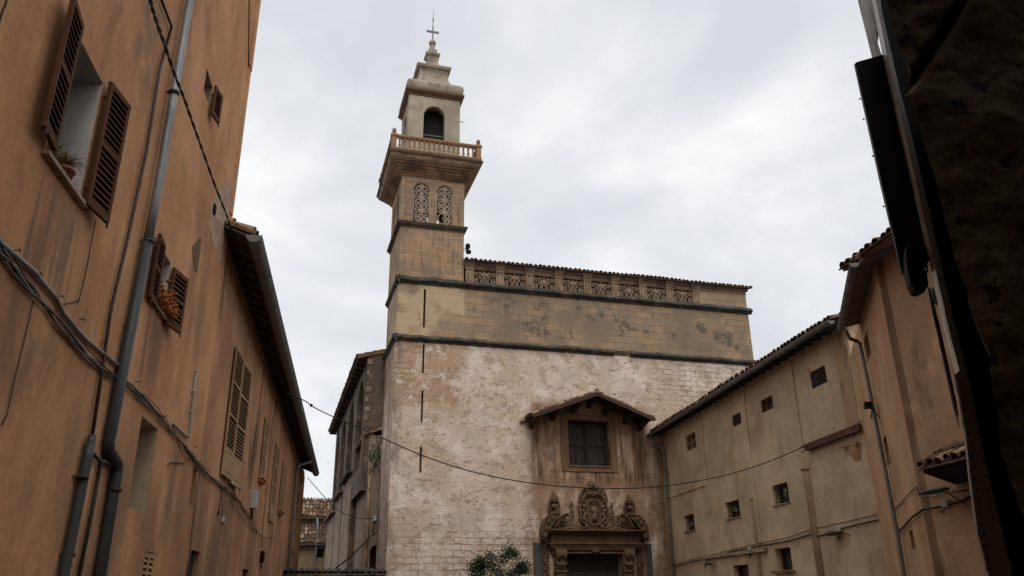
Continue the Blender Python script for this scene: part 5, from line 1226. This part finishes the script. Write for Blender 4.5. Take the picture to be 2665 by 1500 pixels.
# canopy
cz = 3.62
m = MB(); m.tiles((-.62, -4.2, cz), (0, 1, 0), (1, 0, .55), 14, 2, pitch=.225, course=.36, r=.095); cn = m.build('tiled_canopy', M['tile_old'], bh)
m = MB(); m.hexa([(-.58, -4.2, cz-.06), (0, -4.2, cz-.25), (0, -1.05, cz-.25), (-.58, -1.05, cz-.06), (-.58, -4.2, cz-.01), (0, -4.2, cz+.25), (0, -1.05, cz+.25), (-.58, -1.05, cz-.01)]); m.build('underside', M['dark'], cn)  # shade below the canopy painted as a near black underside
m = MB(); m.box(-.02, 0, -12, -1.55, 0, 3.2); m.box(-.04, 0, -1.62, -1.55, 0, 3.2); m.build('low_render', M['slant'], bh)
# cables on the right
def rwire(lab, segs, r, m_=None, boxes=()):
    pts = []
    for fr, X, px in segs:
        for a in px: q_ = fr.onX(a[0], a[1], X); pts.append(fr.w(*q_))
    m = MB(); m.tube(pts, r, 6)
    return tag(m.build('wall_cable', m_ or M['black'], base=tuple(pts[0]), frame=WF), lab, 'cable')
rwire('thick black cable run along the cream house, round the slanted wall and under the canopy', [(R, -.05, [(1755, 1474), (1800, 1462), (1850, 1452), (1900, 1437), (1960, 1424), (2010, 1416), (2060, 1407), (2110, 1391), (2130, 1396), (2160, 1388), (2185, 1378), (2215, 1370), (2240, 1364), (2275, 1356), (2315, 1348)]), (A, -.05, [(2338, 1384), (2352, 1372), (2375, 1345), (2396, 1331)]), (B, -.05, [(2402, 1326), (2430, 1322), (2455, 1318), (2490, 1308), (2510, 1302), (2528, 1290), (2560, 1270)])], .022)
rwire('thin cable looping just above the thick black cable on the right walls', [(R, -.03, [(1755, 1468), (1850, 1445), (1950, 1420), (2050, 1400), (2110, 1378), (2160, 1368), (2220, 1354), (2280, 1340), (2312, 1332)]), (A, -.03, [(2330, 1324), (2350, 1305), (2366, 1285), (2386, 1267)]), (B, -.03, [(2393, 1293), (2400, 1297), (2430, 1293), (2470, 1281), (2520, 1275)])], .010)
rwire('black cable from the small lamp bracket above the maroon beam', [(R, -.12, [(2084, 1164), (2090, 1160), (2110, 1162), (2160, 1138), (2200, 1120), (2240, 1098), (2262, 1090)]), (A, -.1, [(2268, 1085), (2270, 1060)])], .014)
def lamp(lab, fr, X, px, s=1):
    c = fr.onX(px[0], px[1], X); t = thing('wall_lamp', lab, 'street lamp', fr, tuple(c), 'flat green wall lamps')
    m = MB(); m.ball((c.x, c.y, c.z), .16, .42, .075, 14); m.build('shade', M['lampgreen'], t)
    m = MB(); m.tube([(c.x, c.y-.35, c.z), (c.x+.1, c.y-.5, c.z-.05), (0, c.y-.55, c.z-.1)], .015, 6); m.build('arm', M['iron'], t)
    return t
lamp('flat dark green lamp on the cables below the thick old column stub', R, -.22, (2168, 1388)); 
c = B.onX(2430, 1279, -.3); t = thing('wall_lamp', 'flat dark green lamp just under the tiled canopy', 'street lamp', B, tuple(c), 'flat green wall lamps')
m = MB(); m.ball(c, .14, .42, .05, 14); m.build('shade', M['lampgreen'], t)
m = MB(); m.tube([c+Vector((.05, -.2, 0)), c+Vector((.28, -.35, -.25))], .012, 6); m.build('arm', M['iron'], t)
c = R.onX(1845, 1468, -.2); t = thing('wall_lamp', 'small flat lamp on the ledge cables near the church portal', 'street lamp', R, tuple(c), 'flat green wall lamps')
m = MB(); m.ball(c, .12, .4, .06, 12); m.build('shade', M['lampgreen'], t); m = MB(); m.tube([c, c+Vector((.2, .3, .1))], .012, 6); m.build('arm', M['iron'], t)
for px, lab in (((1838, 1458), 'small white connector box beside the lamp near the church portal'), ((1955, 1430), 'small white connector box on the cables above the lowest window'), ((2187, 1377), 'small white connector box right of the lamp under the old column')):
    c = R.onX(*px, 0); t = thing('connector_box', lab, 'junction box', R, tuple(c)); m = MB(); m.box(-.1, 0, c.y-.13, c.y+.13, c.z-.07, c.z+.07); m.build('housing', M['whitebox'], t, bevel=.01)
    m = MB(); m.tube([(-.05, c.y-.05, c.z-.07), (-.08, c.y-.03, c.z-.25), (-.06, c.y+.08, c.z-.32), (-.04, c.y+.16, c.z-.15)], .01, 6); m.build('cable_loop', M['black'], t)
c = B.onX(2467, 1311, 0); t = thing('connector_box', 'white connector box on the cables just below the tiled canopy', 'junction box', B, tuple(c)); m = MB(); m.box(-.08, 0, c.y-.08, c.y+.08, c.z-.06, c.z+.06); m.build('housing', M['whitebox'], t, bevel=.008)
m = MB(); m.tube([(-.05, c.y+.05, c.z-.06), (-.06, c.y+.08, c.z-.15), (-.05, c.y+.2, c.z-.12)], .01, 6); m.build('cable_loop', M['black'], t)
c = A.onX(2262, 1055, -.2); t = thing('floodlight', 'tiny black floodlight beside the downpipe on the slanted orange wall', 'floodlight', A, tuple(c)); m = MB(); m.box(c.x-.1, c.x+.06, c.y-.05, c.y+.22, c.z-.05, c.z+.08); m.build('housing', M['blackmetal'], t); m = MB(); m.bar(c, c+Vector((.2, .1, -.3)), .02); m.build('arm', M['iron'], t)

# ================================================================== OVERHEAD CABLES
def catenary(lab, P0, P1, px, r, n=6):
    pts = [P0]+vplane(P0, P1, px)+[P1]; sm = []
    for i in range(len(pts)-1):
        a, b, c_, d_ = pts[max(i-1, 0)], pts[i], pts[i+1], pts[min(i+2, len(pts)-1)]
        for k in range(n):
            t_ = k/n; sm.append(.5*((2*b)+(c_-a)*t_+(2*a-5*b+4*c_-d_)*t_*t_+(3*b-a-3*c_+d_)*t_**3))
    sm.append(pts[-1]); m = MB(); m.tube(sm, r, 6)
    return m, sm, lab
P0 = L.w(*L.onX(733, 1018, -2.7)); P1 = R.w(*R.onX(2100, 1160, -.15))
m, sm, lab = catenary('long black cable sagging from the left eave across the church front to the maroon beam', P0, P1, [(790, 1042), (820, 1062), (865, 1084), (930, 1112), (1000, 1143), (1100, 1186), (1200, 1220), (1300, 1244), (1400, 1260), (1500, 1269), (1600, 1272), (1700, 1268), (1800, 1255), (1900, 1234), (2000, 1202)], .017)
c = sm[10]; m.ball(c, .05, n=8)
tag(m.build('overhead_cable', M['black'], base=tuple(sm[0]), frame=WF), lab, 'cable')
P0 = L.w(*L.onX(800, 1244, -3.1)); P1 = K.w(*K.onX(973, 1350, -1.15))
m, sm, lab = catenary('thin black cable from the far corner of the low orange house to the chapel wall', P0, P1, [(825, 1272), (850, 1300), (880, 1328), (915, 1345), (945, 1350)], .018)
tag(m.build('overhead_cable', M['black'], base=tuple(sm[0]), frame=WF), lab, 'cable')

# chapel side pipe, small box and brace cable
c = K.onY(958, 1350, YN-.2)
t = thing('drainpipe', 'thin rusty pipe on the corner of the grey chapel wall behind the bell tower', 'drainpipe', K, (-.58, YN-.12, 0))
m = MB(); m.tube([(-.60, YN-.12, 7.2), (-.58, YN-.12, 5), (-.52, YN-.12, 0)], .055, 8); m.build('pipe', M['corbel'], t)
c = K.onY(975, 1350, YN-.1); t = thing('junction_box', 'white terminal box on the chapel wall beside the tower foot', 'junction box', K, tuple(c)); m = MB(); m.box(c.x-.07, c.x+.07, c.y-.05, YN, c.z-.1, c.z+.14); m.build('housing', M['whitebox'], t)
m = MB(); m.tube([(c.x, c.y-.04, c.z-.1), (c.x-.05, c.y-.05, c.z-.4), (c.x-.02, c.y-.05, c.z-.7)], .02, 5); m.build('cable_loop', M['black'], t)
pts = [K.w(*K.onY(x, y, YN-.3)) for x, y in ((870, 1482), (905, 1455), (935, 1428), (965, 1395), (985, 1385), (1000, 1382))]
m = MB(); m.tube(pts, .035, 6); tag(m.build('wall_cable', M['black'], base=tuple(pts[0]), frame=WF), 'thick cable climbing along the chapel wall towards the tower foot', 'cable')

# ================================================================== BACKGROUND
gh = thing('far_house', 'small ochre house with two stepped clay tile roofs between the street and the church', 'house', K, (-1.5, 42, 0))
m = MB(); m.wall(-5.5, .6, 6.15, [(-1.05, -.35, 5.05, 5.8)], 40.3, 40.8, fK); m.box(-5.5, .6, 41.8, 42.2, 6, 8.7); m.build('wall', M['ochrewall'], gh)
m = MB(); m.box(-1.05, -.35, 40.6, 40.7, 5.05, 5.8); m.build('window', M['dark'], gh)
for (y0, z0, ns) in ((39.9, 6.22, 5), (41.4, 8.62, 5)):
    m = MB(); m.tiles((-6, y0, z0), (1, 0, 0), (0, 1, .95), 22, ns, pitch=.32, course=.52, r=.14); m.build('roof', M['tile_old'], gh)
    m = MB(); gutter(m, (-6, y0-.1, z0-.08), (.9, y0-.1, z0-.08), .09, X=Vector((0, 1, 0))); m.build('gutter', M['zinc_dark'], gh)
c = K.onY(822, 1440, 39.8)
t = thing('drainpipe', 'blue grey downpipe on the far ochre house with tiled roofs', 'drainpipe', K, (c.x, 40, 0)); m = MB(); m.tube([(c.x-.1, 40, 8.4), (c.x, 39.9, 7.6), (c.x, 40.1, 0)], .09, 8); m.build('pipe', M['zinc_dark'], t)
cw = thing('garden_wall', 'low wall with a mossy curved tile coping between the low house and the bell tower', 'wall', K, (-2, -.4, 0))
m = MB(); m.box(-4.6, T0-.02, -.5, -.2, 0, 2.52); m.build('wall', M['sidewall'], cw)
m = MB(); m.tiles((-4.6, -.68, 2.55), (1, 0, 0), (0, 1, .25), 20, 2, pitch=.222, course=.34, r=.095); m.build('tile_coping', M['lichen'], cw)
# tree in front of the facade
tr = thing('young_tree', 'dark green crown of a small tree in front of the church, left of the portal', 'tree', K, (3.15, -6, 0))
m = MB(); tx, ty = 3.15, -6.0
m.tube([(tx, ty, 0), (tx+.03, ty, 1.0), (tx-.02, ty, 1.9), (tx+.1, ty, 2.7)], lambda t: .07-.045*t, 8)
tips = []
rt_ = random.Random(11)
for k in range(15):
    a = rt_.uniform(0, 6.28); r = rt_.uniform(.3, 1.05); z = 2.05+rt_.uniform(-.3, 1.0)*(1.15-r*.45)
    tip = Vector((tx+cos(a)*r*.95, ty+sin(a)*r, z)); tips.append(tip)
tips += [Vector((tx+.45, ty, 3.28)), Vector((tx+.62, ty-.1, 3.12)), Vector((tx-.25, ty, 3.0)), Vector((tx-.95, ty, 2.65)), Vector((tx+1.05, ty, 2.72)), Vector((tx+.25, ty, 3.0)), Vector((tx-.6, ty, 2.85))]
for tp_ in tips: m.tube([(tx, ty, 1.7+rt_.uniform(0, .6)), Vector((tx, ty, 2.1)).lerp(tp_, .5)+Vector((0, 0, .1)), tp_], lambda t: .016-.012*t, 5)
m.build('trunk', M['bark'], tr)
m = MB()
for tp_ in tips:
    for k in range(420):
        c = tp_+Vector((rt_.gauss(0, .14), rt_.gauss(0, .14), rt_.gauss(-.07, .13))); a = rt_.uniform(0, 6.28); b_ = rt_.uniform(-.9, .9); s = rt_.uniform(.018, .055)
        d1 = Vector((cos(a)*cos(b_), sin(a)*cos(b_), sin(b_))); d2 = d1.cross(Vector((rt_.gauss(0, 1), rt_.gauss(0, 1), rt_.gauss(0, 1)))).normalized()
        m.add([c-d1*s, c+d2*s*.45, c+d1*s, c-d2*s*.45], [(0, 1, 2, 3)])
m.build('crown', M['leaf'], tr, recalc=False)

# ================================================================== FOREGROUND GATEWAY
def atY(x, y, Y): d = ray(x, y); return CAM + d*(Y/d.y)
gw = thing('stone_pier', 'dark rough stone pier of the gateway filling the right edge', 'stone pier', WF, (1.3, 1.9, 0))
edge = [(2290, -140), (2310, -60), (2326, 0), (2339, 70), (2355, 112), (2382, 168), (2395, 182), (2382, 200), (2380, 216), (2397, 270), (2416, 348), (2436, 425), (2459, 502), (2471, 560), (2487, 612), (2506, 680), (2536, 761), (2531, 771), (2536, 800), (2565, 868), (2592, 920), (2584, 978), (2600, 1030), (2608, 1045), (2615, 1131), (2646, 1227), (2665, 1283), (2700, 1400), (2730, 1520), (2760, 1650)]
YP = 1.9
def edge_x(y):
    for (a, b), (c_, d_) in zip(edge[:-1], edge[1:]):
        if b <= y <= d_: return a+(c_-a)*(y-b)/(d_-b)
    return edge[-1][0]
NR, NC = 190, 110
vs = []; fs = []; ncol = NC+14
for i in range(NR+1):
    y = -140+1790*i/NR; ex = edge_x(y)
    E_ = atY(ex, y, YP)
    for j in range(-14, NC):
        if j < 0: P_ = E_+Vector((E_.x*1.06, E_.y, 0))*(.05*-j)+Vector((.004*-j, 0, 0)); dn = Vector((-1, -.2, 0)).normalized(); u = 0
        else:
            t_ = (j/(NC-1)); P_ = E_+Vector((1.15*t_**1.3, 0, 0)); dn = Vector((-.1, -1, 0)).normalized(); u = t_
        roundf = .05*math.exp(-((u*9)**2)) if j >= 0 else .05
        nz = noise.fractal(P_*7, 0.9, 2.1, 6)*.014+noise.fractal(P_*2.6, 1, 2, 3)*.016+noise.noise(P_*34)*.004
        # open joint between two stones
        A1 = atY(2395, 184, YP); A2 = atY(2570, -90, YP); ab = A2-A1; q_ = P_-A1; tt = max(-.2, min(1.6, (q_.dot(ab))/ab.length_squared)); dd = (q_-ab*tt).length
        if j >= 0: nz -= .05*math.exp(-(dd/.012)**2)
        vs.append(P_+dn*(nz if j >= 0 else nz*.4)-Vector((0, -roundf*.5, 0)))
for i in range(NR):
    for j in range(ncol-1): fs.append((i*ncol+j, i*ncol+j+1, (i+1)*ncol+j+1, (i+1)*ncol+j))
m = MB(); m.add(vs, fs, True); m.build('rough_face', M['stone_near'], gw, recalc=False)
m = MB(); top_ = atY(2300, -140, YP); m.box(2.75, 3.6, YP+.25, 3.8, 0, 5.2); m.box(1.7, 3.4, -2.5, YP-.3, 0, 5.2)
m.build('core', M['stone_near'], gw)
pg = thing('passage_light_block', 'unseen stone gateway and ochre storey added behind the camera to block sky light', 'gateway', WF, (0, -3, 0))  # out of view; added to shade the street and foreground
m = MB(); m.box(-3.4, 3.4, -9, -1.6, 4.3, 5.2); m.build('vault', M['stone_near'], pg)
m = MB(); m.box(-3.15, 12, -9, -1.9, 5.2, 11); m.box(3.4, 12, -9, -1.9, 0, 5.2); m.build('storey_light_block', M['ochrewall'], pg)  # storey added out of view to darken the lower street
m = MB(); m.box(-3.0, -2.6, -9, -1.6, 0, 4.3); m.box(3.0, 3.4, -9, -2.5, 0, 4.3); m.box(-3.4, 3.4, -9.4, -9, 0, 5.2); m.build('passage_shade_wall', M['stone_near'], pg)

# metal gate leaf, seen edge on
def cut(mb, px, Y, th, Y2=None):
    P_ = [atY(x, y, Y) for x, y in px]; n = len(P_); Q_ = [p+Vector((.02, th, 0)) for p in P_]
    mb.add(P_+Q_, [tuple(range(n)), tuple(range(2*n-1, n-1, -1))]+[(i, (i+1) % n, n+(i+1) % n, n+i) for i in range(n)])
gl = thing('metal_gate', 'half open metal gate leaf, its shaded face coloured black, with a bright galvanised edge beside the stone pier', 'gate', WF, (1.25, 2.7, 0))
m = MB(); cut(m, [(2283, -60), (2275, -60), (2345, 250), (2408, 500), (2437, 640), (2468, 780), (2495, 900), (2510, 1010), (2545, 1200), (2600, 1450), (2660, 1700), (3100, 1700), (2900, -60)], 2.75, .04); m.build('leaf', M['blackmetal'], gl)  # near black sheet; deep shade beside the pier is put into its colour
m = MB()
lft = [(2266, -60), (2290, 50), (2312, 160), (2345, 310), (2385, 480), (2412, 600), (2440, 720), (2470, 860), (2497, 965)]
rgt = [(2282, -60), (2300, 60), (2330, 190), (2368, 335), (2408, 500), (2432, 610), (2456, 715), (2488, 862), (2508, 965)]
LP = [atY(x, y, 2.50) for x, y in lft]; RP = [atY(x, y, 2.545) for x, y in rgt]
for i in range(len(LP)-1):
    m.quad(LP[i], LP[i+1], RP[i+1], RP[i]); q4 = [v+Vector((.012, .05, 0)) for v in (LP[i], LP[i+1], RP[i+1], RP[i])]; m.quad(*q4)
    m.quad(LP[i], LP[i+1], q4[1], q4[0]); m.quad(RP[i], RP[i+1], q4[2], q4[3])
m.build('edge_strip', M['galv'], gl)
m = MB(); cut(m, [(2222, -40), (2262, -40), (2276, 45), (2282, 80), (2280, 100), (2292, 138), (2298, 145), (2270, 153)], 2.70, .03); cut(m, [(2264, -40), (2275, -40), (2305, 140), (2296, 140), (2282, 70)], 2.70, .03); m.build('upper_flange', M['galv'], gl)
m = MB(); cut(m, [(2490, 860), (2500, 900), (2524, 1000), (2550, 1130), (2584, 1285), (2612, 1400), (2650, 1560), (2590, 1560), (2566, 1470), (2545, 1390), (2525, 1240), (2512, 1120), (2500, 1040), (2488, 985), (2480, 930)], 2.64, .05); m.build('riveted_band', M['band'], gl)
for (x0, y0, x1_, y1_, n) in ((2503, 1010, 2570, 1480, 17), (2540, 1090, 2582, 1350, 8)):
    for k in range(n):
        p = atY(x0+(x1_-x0)*k/(n-1)+(3 if k % 2 else 0), y0+(y1_-y0)*k/(n-1), 2.64); m = MB(); m.ball(p, .0042, .006, .0052, 7); m.build('rivet', M['blackmetal'], gl)
m = MB(); cut(m, [(2412, 742), (2420, 750), (2440, 830), (2462, 950), (2480, 1030), (2495, 1110), (2480, 1060), (2452, 930), (2430, 830)], 2.66, .03); cut(m, [(2424, 748), (2434, 790), (2428, 790)], 2.66, .02); m.build('thin_strip', M['galv'], gl)
m = MB(); cut(m, [(2420, 752), (2428, 790), (2442, 840), (2462, 930), (2486, 1040), (2492, 1080), (2475, 1010), (2450, 900), (2432, 820)], 2.65, .03); m.build('rubber_seal', M['blackmetal'], gl)
sp = thing('sign_panel', 'dark narrow panel with a pale screwed edge fixed to the metal gate', 'panel', WF, tuple(atY(2300, 430, 2.6)))
m = MB(); cut(m, [(2223, 168), (2229, 162), (2250, 156), (2300, 142), (2312, 180), (2330, 260), (2352, 350), (2375, 450), (2396, 545), (2405, 600), (2418, 660), (2405, 690), (2360, 702), (2344, 707)], 2.58, .03, ); m.build('panel', M['blackmetal'], sp)
m = MB(); cut(m, [(2222, 168), (2226, 168), (2300, 500), (2347, 707), (2343, 708), (2290, 480)], 2.575, .035); m.build('edge_trim', M['galv'], sp)
for (x, y) in ((2240, 258), (2250, 311), (2274, 407), (2302, 538), (2331, 668)):
    p = atY(x, y, 2.58); m = MB(); m.tube([p, p+Vector((-.006, 0, .001))], .003, 6); m.build('screw', M['blackmetal'], sp)
m = MB(); cut(m, [(2357, 665), (2358, 640), (2368, 630), (2385, 632), (2396, 650), (2400, 672), (2400, 696), (2412, 702), (2418, 742), (2405, 750), (2392, 756), (2380, 754), (2370, 735), (2362, 705)], 2.50, .07); hd = m.build('handle', M['blackmetal'], gl, bevel=.006)
m = MB(); cut(m, [(2398, 640), (2406, 680), (2412, 700), (2416, 698), (2408, 660), (2402, 636)], 2.53, .04); m.build('bracket', M['blackmetal'], hd)

for o in bpy.data.objects:
    if '_b' in o: del o['_b']
